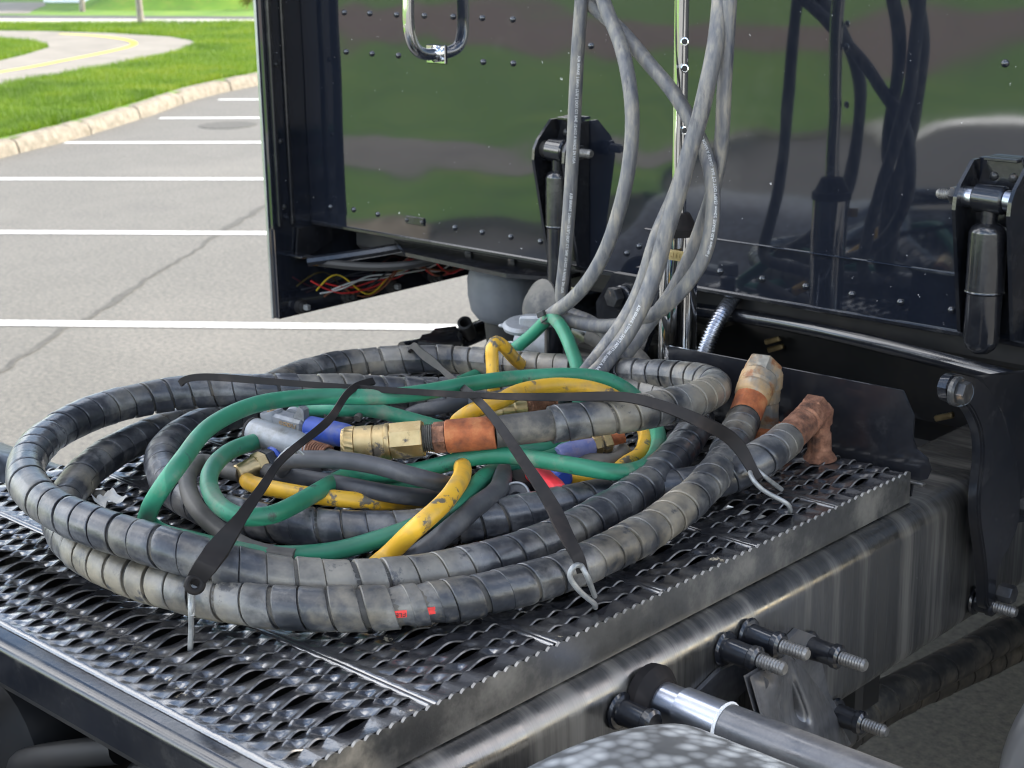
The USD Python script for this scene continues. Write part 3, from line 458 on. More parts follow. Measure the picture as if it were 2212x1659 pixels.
# deck: six planks of open-grip steel, seen with their punched teeth
PX = .0255; XS = .4215 - PX * np.arange(33, -1, -1); ROWS = [(.027, .0235, .0032), (.0545, .0235, .0033), (.0965, .047, .0054), (.138, .0245, .0035), (.1635, .0235, .0032)]
def plank_mesh(Y0, w, seed):
    r = np.random.default_rng(seed)
    us = sorted(set([0, .0018, .0042, .007, w - .007, w - .0042, w - .0018, w] + [round(c + l * .575 * k, 5) for c, l, a in ROWS for k in (-1, -.75, -.5, -.25, 0, .25, .5, .75, 1)] + [.0408, .0727, .079, .119, .113, .151, .012])); us = np.array(us)
    ez = np.interp(us, [0, .0018, .0042, .007, w - .007, w - .0042, w - .0018, w], [-.006, -.0022, -.0006, 0, 0, -.0006, -.0022, -.006])
    ts = np.array([0, .08, .22, .4, .58, .76, .9, 1]); gu_ = ts ** 2.0; gd_ = (1 - ts) ** 2.5; dm_ = np.cos(np.pi / 2 * np.clip(np.abs(ts - .55) / .42, 0, 1)) ** 2; VV, FF, LV, LF = [], [], [], []; n0 = 0
    DM = sum(d * np.where(np.abs(us - c) < l / 2, np.cos(np.pi * (us - c) / l) ** 2, 0) for c, l, d in ((.0408, .026, .0040), (.0727, .028, .0044), (.119, .028, .0044), (.151, .026, .0040), (.012, .016, .0012)))
    jit = 1 + .3 * (r.random((len(XS) + 1, len(ROWS))) - .5)
    def W(k):
        return sum(a * jit[k, j] * np.where(np.abs(us - c) < l * .575, np.cos(np.pi / 2 * np.clip(np.abs(us - c) / (l * .575), 0, 1)) ** 1.6, 0) for j, (c, l, a) in enumerate(ROWS))
    def add(x, z):
        nonlocal n0
        m, n = x.shape; VV.append(np.stack([x, Y0 + np.broadcast_to(us, x.shape), ZD + z], -1).reshape(-1, 3)); i = (np.arange(m - 1)[:, None] * n + np.arange(n - 1)[None]).reshape(-1) + n0
        FF.append(np.r_[np.stack([i, i + n, i + n + 1], 1), np.stack([i, i + n + 1, i + 1], 1)]); n0 += m * n
    for k in range(len(XS) - 1):
        x = XS[k] + PX * ts; lo, hi = W(k), W(k + 1); z = -gd_[:, None] * lo[None] * .55 + gu_[:, None] * hi[None] * 1.25 - dm_[:, None] * DM[None] * (.8 + .4 * r.random()) + ez[None]
        add(np.broadcast_to(x[:, None], z.shape), z)
    te = np.array([0, .4, .8, 1]); lo = W(len(XS) - 1); x = XS[-1] + (.447 - XS[-1]) * te; z = -np.cos(np.pi / 2 * te)[:, None] * lo[None] * .55 + ez[None]; add(np.broadcast_to(x[:, None], z.shape), z)
    hi = W(0); x = -.447 + (XS[0] + .447) * te; z = np.sin(np.pi / 2 * te)[:, None] * hi[None] * 1.25 + ez[None]; add(np.broadcast_to(x[:, None], z.shape), z)
    for k in range(len(XS)):                # the sheet's cut edge along each raised lip
        hi = W(k) * 1.25; z = np.stack([hi + ez, hi + ez - .0014]); x = np.stack([np.full(len(us), XS[k] - .0004), np.full(len(us), XS[k] + .0012)]); on = hi > 0.0003
        n = len(us); LV.append(np.stack([x, Y0 + np.broadcast_to(us, x.shape), ZD + z], -1).reshape(-1, 3)); i = np.where(on[:-1] | on[1:])[0] + 2 * n * k
        LF.append(np.r_[np.stack([i, i + n, i + n + 1], 1), np.stack([i, i + n + 1, i + 1], 1)])
    return tm(np.vstack(VV), np.vstack(FF)), tm(np.vstack(LV), np.vstack(LF))
PW = .1785
for k in range(6):
    pm, lm = plank_mesh(.0045 + PW * k, PW - .0025, 60 + k); pk = P('deck_plank', pm, 'plank', None, 40); P('tooth_edges', lm, 'lip', pk, 40)
    if k: P('plank_edge', sweep(np.array([(-.446, .003 + PW * k, ZD - .0035), (.446, .003 + PW * k, ZD - .0035)]), .0042, 10), 'plank', pk, True)
    for s in (.004, PW - .008): P('plank_side', cbox(-.446, .446, .0045 + PW * k + s - .001, .0045 + PW * k + s + .001, 1.045, ZD - .005, .0005), 'plank', pk)
def skirt(x, y0, y1):
    pts = [(y0, 1.036), (y1, 1.036)]; n = int((y1 - y0) / .0155)
    for j in range(n, 0, -1):
        a = y0 + (y1 - y0) * j / n; d = (y1 - y0) / n; pts += [(a, 1.0790), (a - d * .16, 1.0806), (a - d * .34, 1.0822), (a - d * .6, 1.0820), (a - d * .78, 1.0803), (a - d * .9, 1.0786)]
    return plate(pts, 'x', x, .0035)
P('deck_skirt', skirt(.4475, -.002, 1.076), 'skirt', None, 20); P('deck_skirt', skirt(-.451, -.002, 1.076), 'skirt', None, 20)
a = np.linspace(0, np.pi / 2, 8); rim = [(.0035, 1.072), (.002, 1.0775)] + [(-.010 - .012 * math.sin(t), 1.066 + .0115 * math.cos(t)) for t in a] + [(-.022, 1.032), (-.018, 1.030), (-.012, 1.034), (-.012, 1.06)]
rm = plate(rim, 'x', -.447, .894); P('deck_rim', rm, 'gloss', None, 30)
P('deck_bearer', cbox(-.33, .33, 1.03, 1.07, 1.0, 1.05, .003), 'dark'); P('deck_bearer', cbox(-.33, .33, .5, .54, 1.0, 1.05, .003), 'dark'); P('under_tray', cbox(-.335, .335, .03, 1.0, .97, .985, .004), 'dark')
for s in (-.17, .17): P('air_tank', lathe((s, .02, .86), Y1, [(0, .05), (.03, .1), (.07, .115), (.93, .115), (.97, .1), (1.0, .05)], 28), 'dark')
# splash guard across the deck's front
gp = [(.03, 1.07), (.03, 1.182), (.425, 1.186), (.444, 1.152), (.444, 1.122), (.450, 1.108), (.467, 1.099), (.473, 1.085), (.468, 1.070), (.448, 1.062), (.446, 1.04), (.03, 1.04)]
P('splash_guard', plate(gp, 'y', 1.088, .004), 'gloss', None, 20)
P('guard_ledge', cbox(.03, .468, 1.078, 1.087, 1.062, 1.066, .001), 'skirt')
# hose pole
pb = aty(1462, 800, 1.23); px0, py0 = pb[0], 1.23
hp = P('hose_pole', lathe((px0, py0, 1.03), Z1, [(0, .031), (.02, .0305), (.29, .0305), (.295, .029)], 36), 'chrome')
P('pole_cap', lathe((px0, py0, 1.32), Z1, [(0, .0325), (.012, .0325), (.014, .028), (.034, .0175), (.036, .0125)], 28), 'strap', hp)
rod = P('pole_rod', sweep(np.array([(px0, py0, 1.35), (px0, py0, 1.5), (px0, py0, 2.4)]), .0115, 24), 'chrome', hp, True)
for (yy, k) in ((90, 0), (148, 1), (282, 2)):
    c = aty(1477, yy, py0 - .0105); P('rod_hole', lathe(c + [.002, 0, 0], (.35, -.95, .1), [(-.0005, .0068), (.0012, .0064), (.0014, .0050), (.0004, .0048)], 16), 'chrome', rod); P('hole_core', lathe(c + [.002, 0, 0], (.35, -.95, .1), [(-.0005, .0046), (.0009, .0046), (.001, .001)], 14), 'dark', rod)
tx = meshkit.text_mesh('JTI', .009, .0006); tx.vertices = tx.vertices[:, [0, 2, 1]] * [1, -1, 1] + aty(1448, 556, py0 - .0313); tx.invert(); P('pole_badge', join(tx, cbox(*(lambda c: (c[0] - .003, c[0] + .027, c[1] - .0003, c[1] + .0002, c[2] - .004, c[2] + .0125))(aty(1448, 556, py0 - .0307)), .0001)), 'brass', hp)
# brackets and shock absorbers at the wall
def shock_set(xc, ztop, zl, wide, flip):
    br = P('shock_bracket', plate([(xc - wide, 1.19), (xc - wide, ztop - .05), (xc - wide * .55, ztop), (xc + wide * .55, ztop), (xc + wide, ztop - .05), (xc + wide, 1.19)], 'y', WY - .006, .005), 'gloss', None, 25)
    for s in (-1, 1):
        P('bracket_side', plate(sg.Polygon([(WY - .005, ztop - .008), (WY - .022, ztop - .008), (WY - .058, ztop - .04), (WY - .068, ztop - .056), (WY - .07, ztop - .075), (WY - .03, 1.19), (WY - .005, 1.18)]).buffer(.004).buffer(-.002), 'x', xc + s * wide * .98 - .003, .006), 'gloss', br, 25)
    P('bracket_top', cbox(xc - wide * .6, xc + wide * .6, WY - .022, WY - .006, ztop - .006, ztop - .001, .001), 'gloss', br)
    for s in (-.5, .5): P('rivet', dome((xc + s * wide * .7, WY - .006, ztop - .03), (0, -1, 0), .0075, .005), 'bolt', br, 60)
    sy = WY - .043; kr = wide / .042 * .95; ze = ztop - .058; sh = P('shock_absorber', lathe((xc, sy, ze - .035), (0, 0, -1), [(s_, r_ * kr) for s_, r_ in [(0, .012), (.006, .024), (.014, .0285), (.10, .0285), (.103, .03), (.106, .0265), (ze - .035 - zl - .02, .0265), (ze - .035 - zl - .008, .022), (ze - .035 - zl, .012)]], 28), 'gloss')
    P('shock_eye', lathe((xc - wide * .55, sy, ze), X1, [(0, .018), (.003, .021), (wide * 1.1 - .003, .021), (wide * 1.1, .018)], 24), 'gloss', sh); P('eye_neck', cyl((xc, sy, ze - .012), (xc, sy, ze - .04), .013, .012, 16), 'gloss', sh)
    for s in (-1, 1): P('bushing', lathe((xc + s * wide * .57, sy, ze), (s, 0, 0), [(0, .016), (wide * .36, .0155), (wide * .37, .012)], 20), 'steel' if flip else 'dark', sh)
    e = -1 if flip else 1
    bt = P('shock_bolt', hexnut((xc + e * (wide + .004), sy, ze), (e, 0, 0), .014, .0145), 'bolt', sh); P('thread', stud((xc + e * (wide + .016), sy, ze), (e, 0, 0), .026, .0085), 'thread', bt)
_a = aty(1206, 325, WY - .043); _b = aty(2140, 430, WY - .043); shock_set(_a[0], _a[2] + .058, 1.04, .037, False); shock_set(_b[0], _b[2] + .058, 1.165, .044, True)
# air spring under the cab, left of the frame
_t, _b = aty(1099, 566, 1.55), aty(1099, 712, 1.55); ac = np.array([_b[0], 1.55, 0]); hb = _b[2] + .02; hs = _t[2] - hb; print('airspring', ac, hb, hs)
asx = P('air_spring', lathe(ac + [0, 0, hb], Z1, [(0, .05), (hs * .06, .064), (hs * .2, .0765), (hs * .45, .0825), (hs * .75, .083), (hs * .88, .077), (hs * .96, .064), (hs, .05)], 40), 'airbag', None, True)
P('bead_plate', lathe(ac + [0, 0, hb + hs - .003], Z1, [(0, .045), (.008, .045), (.009, .04), (.014, .04)], 28), 'steel', asx); P('piston', lathe(ac + [0, 0, hb - .06], Z1, [(0, .045), (.062, .05)], 24), 'dark', asx)
P('spring_perch', plate([(-1.02, 1.5), (-.9, 1.42), (-.60, 1.4), (-.5, 1.44), (-.5, 1.66), (-.95, 1.66)], 'z', hb + hs + .011, .008), 'gloss', asx, 20)
for s in (-.06, .06): P('perch_bolt', hexnut(ac + [s, -.05, hb + hs + .018], Z1, .012, .012), 'bolt', asx)
P('spring_arm', sweep(spline([atz(870, 762, .93), atz(950, 745, .93), atz(1040, 712, .93)], .02), .024, 14), 'gloss'); P('arm_pad', plate([tuple(atz(x, y, .955)[:2]) for x, y in [(903, 742), (912, 728), (930, 724), (940, 714), (985, 709), (992, 722), (1000, 728), (996, 742), (950, 748)]], 'z', .94, .02), 'gloss', None, 20)
P('pipe_stub', lathe(atz(1014, 722, .94), (.3, -.5, .5), [(0, .016), (.055, .016), (.056, .011), (.01, .011)], 18), 'dark')
# fittings between deck and cab
hb_ = aty(1335, 640, 1.40); sl = P('pivot_plate', plate([(hb_[0] - .055, 1.02), (hb_[0] - .06, 1.13), (hb_[0] - .02, 1.19), (hb_[0] + .09, 1.19), (hb_[0] + .06, 1.08), (hb_[0] + .02, .98)], 'y', 1.41, .015), 'gloss', None, 25)
b_ = P('pivot_washer', lathe(hb_ + [.004, .008, -.004], (0, -1, 0), [(0, .023), (.006, .024), (.008, .022)], 24), 'gloss', sl); P('pivot_bolt', hexnut(hb_ + [0, .0, 0], (-.15, -1, 0), .018, .0185), 'bolt', sl)
vb = aty(1196, 748, 1.2); P('stand_post', lathe((vb[0], 1.2, .98), Z1, [(0, .016), (.16, .016), (.162, .012)], 14), 'gloss')
dc = aty(1168, 665, 1.30); P('chamber_disc', lathe(dc, (-.25, -.8, .25), [(-.004, .048), (0, .052), (.004, .052), (.008, .046), (.02, .03), (.024, .012)], 28), 'brown')
cc = aty(1150, 748, 1.22); ch = P('valve_body', lathe(cc + [.05, .04, -.005], (-1, -.25, 0.02), [(0, .028), (.03, .03), (.06, .03), (.063, .024), (.10, .022), (.103, .012)], 24), 'alu')
ga = aty(1140, 710, 1.17); P('dummy_coupling', join(lathe(ga + [-.01, 0, .0], (.1, -.15, 1), [(0, .034), (.006, .036), (.011, .03), (.013, .012)], 24), rbox(ga + [.012, .0, .012], ((1, .3, .1), (-.3, 1, 0), (0, 0, 1)), (.022, .012, .014), .004), rbox(ga + [-.03, .0, .002], ((1, .1, 0), (-.1, 1, 0), (0, 0, 1)), (.02, .022, .003), .002)), 'alu', None, 30)
for p_, r_ in (((1097, 748), .013), ((1128, 768), .014)):
    c = aty(*p_, 1.12); t = np.linspace(0, 2 * np.pi, 24); P('hose_clamp', sweep(np.stack([c[0] + r_ * np.cos(t), c[1] + r_ * .9 * np.sin(t), c[2] + .004 * np.sin(t)], 1), .0028, 8), 'galv', None, True)
for L, r in (([(1360, 760), (1378, 770), (1400, 800)], .013), ([(1273, 725), (1310, 745), (1345, 770)], .014)): P('valve_hose', tube([aty(x, y, 1.2) for x, y in L], r, 12), 'brown', None, True)
# dark works under the cab
ct = [aty(1500, 668, 1.5), aty(1700, 700, 1.47), aty(2060, 785, 1.40), aty(2260, 838, 1.38)]; P('cross_tube', sweep(spline(ct, .02), .0125, 16), 'gloss', None, True)
cq = spline([aty(1597, 628, 1.5), aty(1578, 652, 1.48), aty(1552, 690, 1.45), aty(1530, 738, 1.43), aty(1518, 775, 1.42)], .0011); P('ribbed_conduit', sweep(cq, .0128 + .0012 * np.sign(np.sin(np.arange(len(cq)) * 2 * np.pi / 5)), 14), 'steel', None, 60)
P('transmission', lathe((0, 1.75, .78), Y1, [(0, .12), (.06, .2), (.5, .24), (.9, .27), (1.1, .33), (1.6, .33)], 20), 'dark', None, 30)
P('cab_crossmember', cbox(-.42, .42, 1.78, 1.86, .86, 1.10, .01), 'dark'); P('drive_shaft', cyl((0, -.2, .7), (0, 1.75, .76), .05), 'dark')
for c, d in ((aty(1670, 735, 1.76), (.02, 0, .006)), (aty(1676, 752, 1.76), (.02, 0, .004)), (aty(2040, 900, 1.7), (.012, 0, .004))): P('clamp', rbox(c, ((1, 0, .4), (0, 1, 0), (-.4, 0, 1)), (.018, .006, .005), .002), 'brass')
# suspension arm bolted on the rail
ao = [(2045, 840), (2053, 819), (2086, 811), (2116, 821), (2145, 850), (2166, 892), (2182, 938), (2195, 988), (2203, 1034), (2205, 1075), (2199, 1134), (2178, 1188), (2157, 1230), (2153, 1267), (2157, 1312), (2132, 1315), (2128, 1284), (2122, 1196), (2113, 1134), (2111, 1084), (2116, 1030), (2120, 988), (2116, 934), (2103, 900), (2082, 875), (2049, 863)]
_a = spline([atx(x, y, RX + .032) for x, y in ao + ao[:1]], .006)[:-1]; ap = sg.Polygon(_a[:, 1:]).buffer(0)
am = P('suspension_arm', plate(ap, 'x', RX + .018, .012), 'gloss', None, 25); P('arm_face', plate(ap.buffer(-.003), 'x', RX + .0295, .003), 'gloss', am, 25); P('arm_face', plate(ap.buffer(-.006), 'x', RX + .0320, .002), 'gloss', am, 25); P('arm_root', cyl(atx(2070, 846, RX + .001), atx(2070, 846, RX + .02), .02), 'gloss', am)
c = atx(2070, 846, RX + .038); P('arm_washer', lathe(c - X1 * .006, (1, 0, 0), [(0, .019), (.006, .02), (.009, .018)], 24), 'bolt', am); P('arm_bolt', hexnut(c, (1, 0, 0), .014, .0155), 'bolt', am)
c = atx(2168, 1280, RX + .04); P('arm_bolt', hexnut(c - X1 * .006, (1, 0, 0), .022, .014), 'bolt', am)
P('arm_brace', plate([tuple(atx(x, y, RX + .012)[1:]) for x, y in [(2120, 815), (2240, 800), (2260, 1120), (2190, 1130), (2190, 1000), (2170, 900)]], 'x', RX + .001, .012), 'gloss')
c = atx(2207, 1092, RX + .025); P('arm_bolt', hexnut(c, (1, 0, 0), .014, .014), 'bolt', am)
# lower hoses in spiral guard under the rail
for L, X in (([(1790, 1600), (1850, 1548), (1930, 1498), (2020, 1452), (2120, 1398), (2260, 1318)], .36), ([(1760, 1640), (1830, 1580), (1905, 1530), (1985, 1490), (2100, 1440), (2250, 1370)], .30)):
    Q = spline([atx(x, y, X) for x, y in L], .004); P('chassis_hose', join(sweep(Q, .026, 14), wrapped(Q, .026, .0285, .06, 16)), 'core')
P('hose_clip', cbox(.26, .40, 1.06, 1.12, .70, .76, .008), 'dark')
# stamped bracket by the tube
bv = [atx(x, y, RX + o) for x, y, o in [(1606, 1460, .062), (1690, 1411, .034), (1729, 1447, .010), (1777, 1511, .010), (1828, 1606, .012), (1770, 1645, .05), (1640, 1580, .085), (1668, 1478, .066), (1752, 1566, .046), (1706, 1532, .018), (1694, 1606, .062), (1655, 1530, .07)]]
bm = tm(bv, [(0, 11, 7), (0, 7, 1), (0, 6, 11), (1, 7, 9), (1, 9, 8), (1, 8, 2), (2, 8, 3), (3, 8, 4), (4, 8, 5), (5, 8, 10), (8, 9, 10), (9, 7, 11), (9, 11, 10), (10, 11, 6)])
b2 = bm.subdivide().subdivide().subdivide(); b2.merge_vertices(); sv_ = b2.vertices.copy(); sf_ = b2.faces; eu_, ec_ = np.unique(b2.edges_sorted, axis=0, return_counts=True); fx_ = set(eu_[ec_ == 1].ravel())
for _ in range(5): sv_ = np.array([sv_[k] if k in fx_ else .5 * sv_[k] + .5 * sv_[list(nb)].mean(0) for k, nb in enumerate(b2.vertex_neighbors)])
b2 = tm(sv_, sf_); off = np.array([.004, .006, -.002]); sb_ = P('stamped_bracket', join(b2, tm(sv_ + off, sf_[:, ::-1])), 'bracket', None, 60)
hc_ = atx(1646, 1476, RX + .064); P('bracket_hole', lathe(hc_, CAM - hc_, [(-.001, .0075), (.001, .0075), (.0015, .001)], 20), 'dark', sb_)
P('bracket_foot', plate(sg.Polygon([tuple(atx(x, y, RX + .008)[1:]) for x, y in [(1690, 1400), (1725, 1365), (1760, 1378), (1772, 1430), (1788, 1500), (1822, 1560), (1812, 1590), (1775, 1560), (1735, 1470), (1720, 1420)]]).buffer(.003), 'x', RX + .001, .007), 'bracket', sb_, 25)
P('bracket_foot', plate(sg.Polygon([tuple(atx(x, y, RX + .008)[1:]) for x, y in [(1480, 1530), (1560, 1450), (1640, 1420), (1700, 1400), (1712, 1424), (1620, 1480), (1540, 1560)]]).buffer(.002), 'x', RX + .001, .006), 'bracket', sb_, 25)
# fender tube, fenders, wheels, tank
ft = atx(1393, 1500, RX); tb = P('fender_tube', lathe((RX + .002, ft[1], ft[2]), X1, [(0, .022), (.05, .022), (.051, .0245), (.103, .0245), (.104, .0245)], 28), 'steel'); P('outer_tube', lathe((RX + .1065, ft[1], ft[2]), X1, [(0, .0242), (.72, .0242)], 28), 'bracket', tb)
P('tube_boot', lathe((RX + .0015, ft[1], ft[2]), X1, [(0, .036), (.012, .037), (.02, .031), (.024, .026)], 24), 'strap', tb); P('tube_ring', lathe((RX + .106, ft[1], ft[2]), X1, [(0, .0252), (.002, .0264), (.004, .0252)], 28), 'white_ink', tb)
def fender(s, front=22):
    R, cy, cz = .60, .13, .50; ph = np.radians(np.linspace(front, -96, 60)); xs = np.r_[.60, .6004, .602, .606, .613, .623, .637, np.linspace(.66, 1.14, 12), 1.163, 1.177, 1.187, 1.194, 1.1996, 1.2]; dr = np.interp(xs, [.6, .602, .606, .613, .623, .637, 1.163, 1.177, 1.187, 1.194, 1.1996, 1.2], [-.05, -.022, -.012, -.0065, -.003, 0, 0, -.003, -.0065, -.012, -.022, -.05])
    V = np.stack([np.broadcast_to(xs * s, (60, len(xs))), cy + np.sin(ph)[:, None] * (R + dr)[None], cz + np.cos(ph)[:, None] * (R + dr)[None]], -1); n = len(xs)
    V[0, :, 2] -= .004
    E = V[0].copy(); E[:, 1] += .001; E[:, 2] -= .02; V = np.concatenate([E[None], V]); i = (np.arange(60)[:, None] * n + np.arange(n - 1)[None]).reshape(-1)
    f_ = P('fender', tm(V.reshape(-1, 3), np.r_[np.stack([i, i + n, i + n + 1], 1), np.stack([i, i + n + 1, i + 1], 1)]), 'wet', None, 50); return f_
fr = fender(1); lf = fender(-1, 50)
for s in (1, -1):
    wt = P('wheel', lathe((s * .62, .13, .5), (s, 0, 0), [(.02, .3), (0, .34), (.0, .46), (.02, .50), (.06, .512), (.24, .512), (.27, .49), (.28, .42), (.29, .42), (.30, .49), (.33, .512), (.51, .512), (.55, .50), (.57, .46), (.57, .34), (.5, .3), (.5, .08)], 60), 'tyre', None, 30)
    P('rim', lathe((s * .64, .13, .5), (s, 0, 0), [(0, .30), (.03, .28), (.12, .26), (.13, .1), (.2, .1)], 40), 'steel', wt)
P('axle', cyl((-.62, .13, .5), (.62, .13, .5), .085), 'dark'); P('axle_housing', lathe((0, -.12, .5), Y1, [(0, .08), (.05, .19), (.4, .2), (.5, .1)], 24), 'dark')
for s in (1, -1): P('air_bag', lathe((s * .42, -.35, .62), Z1, [(0, .1), (.04, .13), (.11, .14), (.15, .1)], 24), 'airbag'); P('spring_beam', cbox(s * .42 - .05, s * .42 + .05, -.5, .75, .52, .60, .01), 'dark')
P('fuel_tank', lathe((.91, 1.06, .64), Y1, [(0, .25), (.012, .29), (.035, .312), (.06, .325), (4.2, .325), (4.23, .3)], 72), 'tank')
P('fuel_tank', lathe((-.92, 1.9, .655), Y1, [(0, .24), (.012, .28), (.035, .305), (.06, .315), (3.4, .315), (3.43, .3)], 48), 'gloss')
for L, r, mt in (([(-.40, -.06, .98), (-.36, -.02, .85), (-.30, .0, .7), (-.28, .02, .5)], .022, 'brown'), ([(-.12, .0, .98), (-.22, -.02, .86), (-.30, -.02, .72), (-.33, .0, .5)], .02, 'core'), ([(.1, .05, .96), (-.05, .02, .9), (-.15, .1, .8)], .016, 'dark')): P('brake_hose', tube(L, r, 12), mt, None, True)
P('step_bar', cbox(-.05, .42, -.10, -.06, .86, .90, .006), 'dark')
P('chassis_skirt', cbox(-FX - .004, -FX + .016, 1.75, 4.3, .30, 1.17, .006), 'cab'); P('chassis_skirt', cbox(FX - .018, FX - .001, 2.4, 4.3, .45, FZ - .01, .006), 'cab')
hg = aty(1480, -700, 1.23); P('line_hanger', sweep(np.stack([px0 + .05 * np.cos(np.linspace(0, 6.29, 40)), np.full(40, py0 - .035), hg[2] + .012 * np.sin(np.linspace(0, 6.29, 40)) + .0], 1), .006, 8), 'steel', hp, True)
# ------------------------------------------------------------------ the load on the deck: hoses, couplings, straps
def path(L):                               # (x, y, height above the deck) or (x, y, 'Y', distance forward)
    return [aty(p[0], p[1], p[3]) if len(p) == 4 else dk(*p) for p in L]
RW, RC = .0234, .0202
def hyd(label, L, mat, a=0, b=0, gap=None):          # hydraulic hose; a, b: bare lengths at the ends
    t = thing('hydraulic_hose', label, 'hose', 'hydraulic hoses coiled on the deck'); Q = spline(path(L), .004); n = len(Q)
    obj('core', sweep(Q, RC, 18), MAT['core'], t, True); i0, i1 = int(a / .004), n - int(b / .004)
    obj('spiral_guard', wrapped(Q[i0:i1], RC, RW, gap=gap), MAT[mat], t, 30); return t, Q
def coupler(t, p0, d, L):                  # rusty ferrule, hex adapter, thread, brass quick coupling
    p0 = np.asarray(p0, float); d = np.asarray(d, float) / np.linalg.norm(d); k = L / .195; S = lambda a: [(s * k, r) for s, r in a]
    obj('ferrule', lathe(p0, d, S([(0, .0198), (.001, .0208), (.004, .0210), (.055, .0212), (.061, .0208), (.0625, .0195)]), 28), MAT['rust'], t)
    obj('hex_adapter', lathe(p0, d, S([(.0625, .0185), (.0635, .0200), (.077, .0200), (.0785, .0185)]), 6), MAT['rust_pale'], t, 20)
    obj('thread', stud(p0 + d * .078 * k, d, .015 * k, .0182, .0028), MAT['thread'], t)
    c = obj('coupling', lathe(p0, d, S([(.091, .0225), (.092, .0238), (.113, .0240), (.131, .0238), (.1325, .0226)]), 8), MAT['brass'], t, 20)
    obj('ring', lathe(p0, d, S([(.1325, .0226), (.134, .0235), (.138, .0235), (.139, .0222), (.1515, .0222), (.152, .0205), (.1535, .0205), (.154, .0226), (.176, .0228), (.1765, .0222)]), 30), MAT['brass'], c)
    kn = lathe(p0, d, S([(.1765, .0222), (.177, .0238), (.1885, .0236), (.190, .022), (.193, .021), (.1931, .016), (.185, .015)]), 44); v = kn.vertices; w = (np.arange(len(v)) // 44 + np.arange(len(v))) % 2; ax = p0 + np.outer((v - p0) @ d, d); kn.vertices = v - (v - ax) * (w * .025)[:, None]
    obj('knurled_sleeve', kn, MAT['brass'], c, 15)
# hose 1: coupling in the middle, loop at right, rear arch, muddy crossing, outer front run, zinc elbow
H1 = [(1068, 934, .108), (1110, 928, .11), (1160, 922, .112), (1220, 913, .114), (1350, 895, .115), (1430, 880, .11), (1490, 866, .105), (1528, 851, .098), (1545, 838, .092), (1530, 825, .085), (1490, 817, .078), (1430, 811, .068), (1340, 806, .055), (1230, 799, .045), (1130, 791, .04), (1040, 782, .038), (960, 776, .037), (880, 777, .037), (790, 782, .036), (700, 796, .036), (620, 821, .035), (530, 862, .035), (440, 901, .034), (350, 929, .034), (270, 962, .034), (205, 1003, .033), (160, 1050, .033), (134, 1100, .033), (140, 1148, .033), (180, 1192, .033), (250, 1231, .033), (340, 1262, .033), (450, 1290, .033), (570, 1309, .033), (700, 1316, .033), (840, 1312, .033), (970, 1297, .033), (1100, 1270, .033), (1220, 1234, .033), (1330, 1185, .034), (1430, 1127, .036), (1510, 1062, .044), (1558, 1005, .05), (1588, 945, 'Y', .905), (1607, 905, 'Y', .965)]
pj = lambda q: np.stack([W / 2 + F * ((q - CAM) @ RR) / ((q - CAM) @ FW), H / 2 - F * ((q - CAM) @ UU) / ((q - CAM) @ FW)], -1)
_q = spline(path(H1), .004); i_ = int(np.argmin(np.linalg.norm(pj(_q) - np.array([868, 1311]), axis=1))); gap_ = (i_ * .004 - .075 - .034, i_ * .004 - .075 + .028)
h1, Q1 = hyd('grey spiral-guarded hydraulic hose with big brass coupling, outermost run at the deck edge', H1, 'wrap', .075, .008, gap_)
cd = dk(735, 963, .09) - dk(1068, 934, .108); coupler(h1, dk(1068, 934, .108) - cd * .01, cd, np.linalg.norm(cd) * 1.0)
e1 = Q1[-1]; d1 = aty(1653, 782, 1.045) - e1; k1 = np.linalg.norm(d1) / .078; d1 /= np.linalg.norm(d1)
def rough_cast(m, amp=.0012, sc=160, seed=3):
    m = m.subdivide_to_size(.004, max_iter=6) if hasattr(m, 'subdivide_to_size') else m; m.merge_vertices(); n = m.vertex_normals; m.vertices = m.vertices + n * ((meshkit.fbm(m.vertices * sc, 3, seed) - .5) * 2 * amp)[:, None]; return m
obj('ferrule', rough_cast(lathe(e1 - d1 * .008, d1, [(s_ * k1, r_) for s_, r_ in [(0, .0215), (.002, .0228), (.034, .0228), (.036, .0215)]], 26), .0005), MAT['rust'], h1)
el = obj('elbow_fitting', rough_cast(join(lathe(e1 + d1 * .026 * k1, d1, [(s_ * k1, r_) for s_, r_ in [(0, .0215), (.004, .0252), (.014, .026), (.017, .0248), (.020, .0262), (.03, .0262), (.033, .024)]], 28), hexnut(e1 + d1 * .055 * k1, d1, .026, .0265)), .0004), MAT['zinc'], h1, 30)
ec = e1 + d1 * .064 * k1; obj('elbow_leg', rough_cast(lathe(ec + [0.003, 0.010, .006], (0.0, .04, -1), [(0, .018), (.012, .022), (.03, .021), (.034, .0185), (.05, .0175), (.052, .016), (max(.06, ec[2] - ZD), .016)], 24), .0005), MAT['zinc'], el, 30)
obj('base_nut', lathe([ec[0] + .006, ec[1] + .018, ZD - .002], Z1, [(0, .026), (.028, .026), (.032, .022)], 6), MAT['rust'], el, 20)
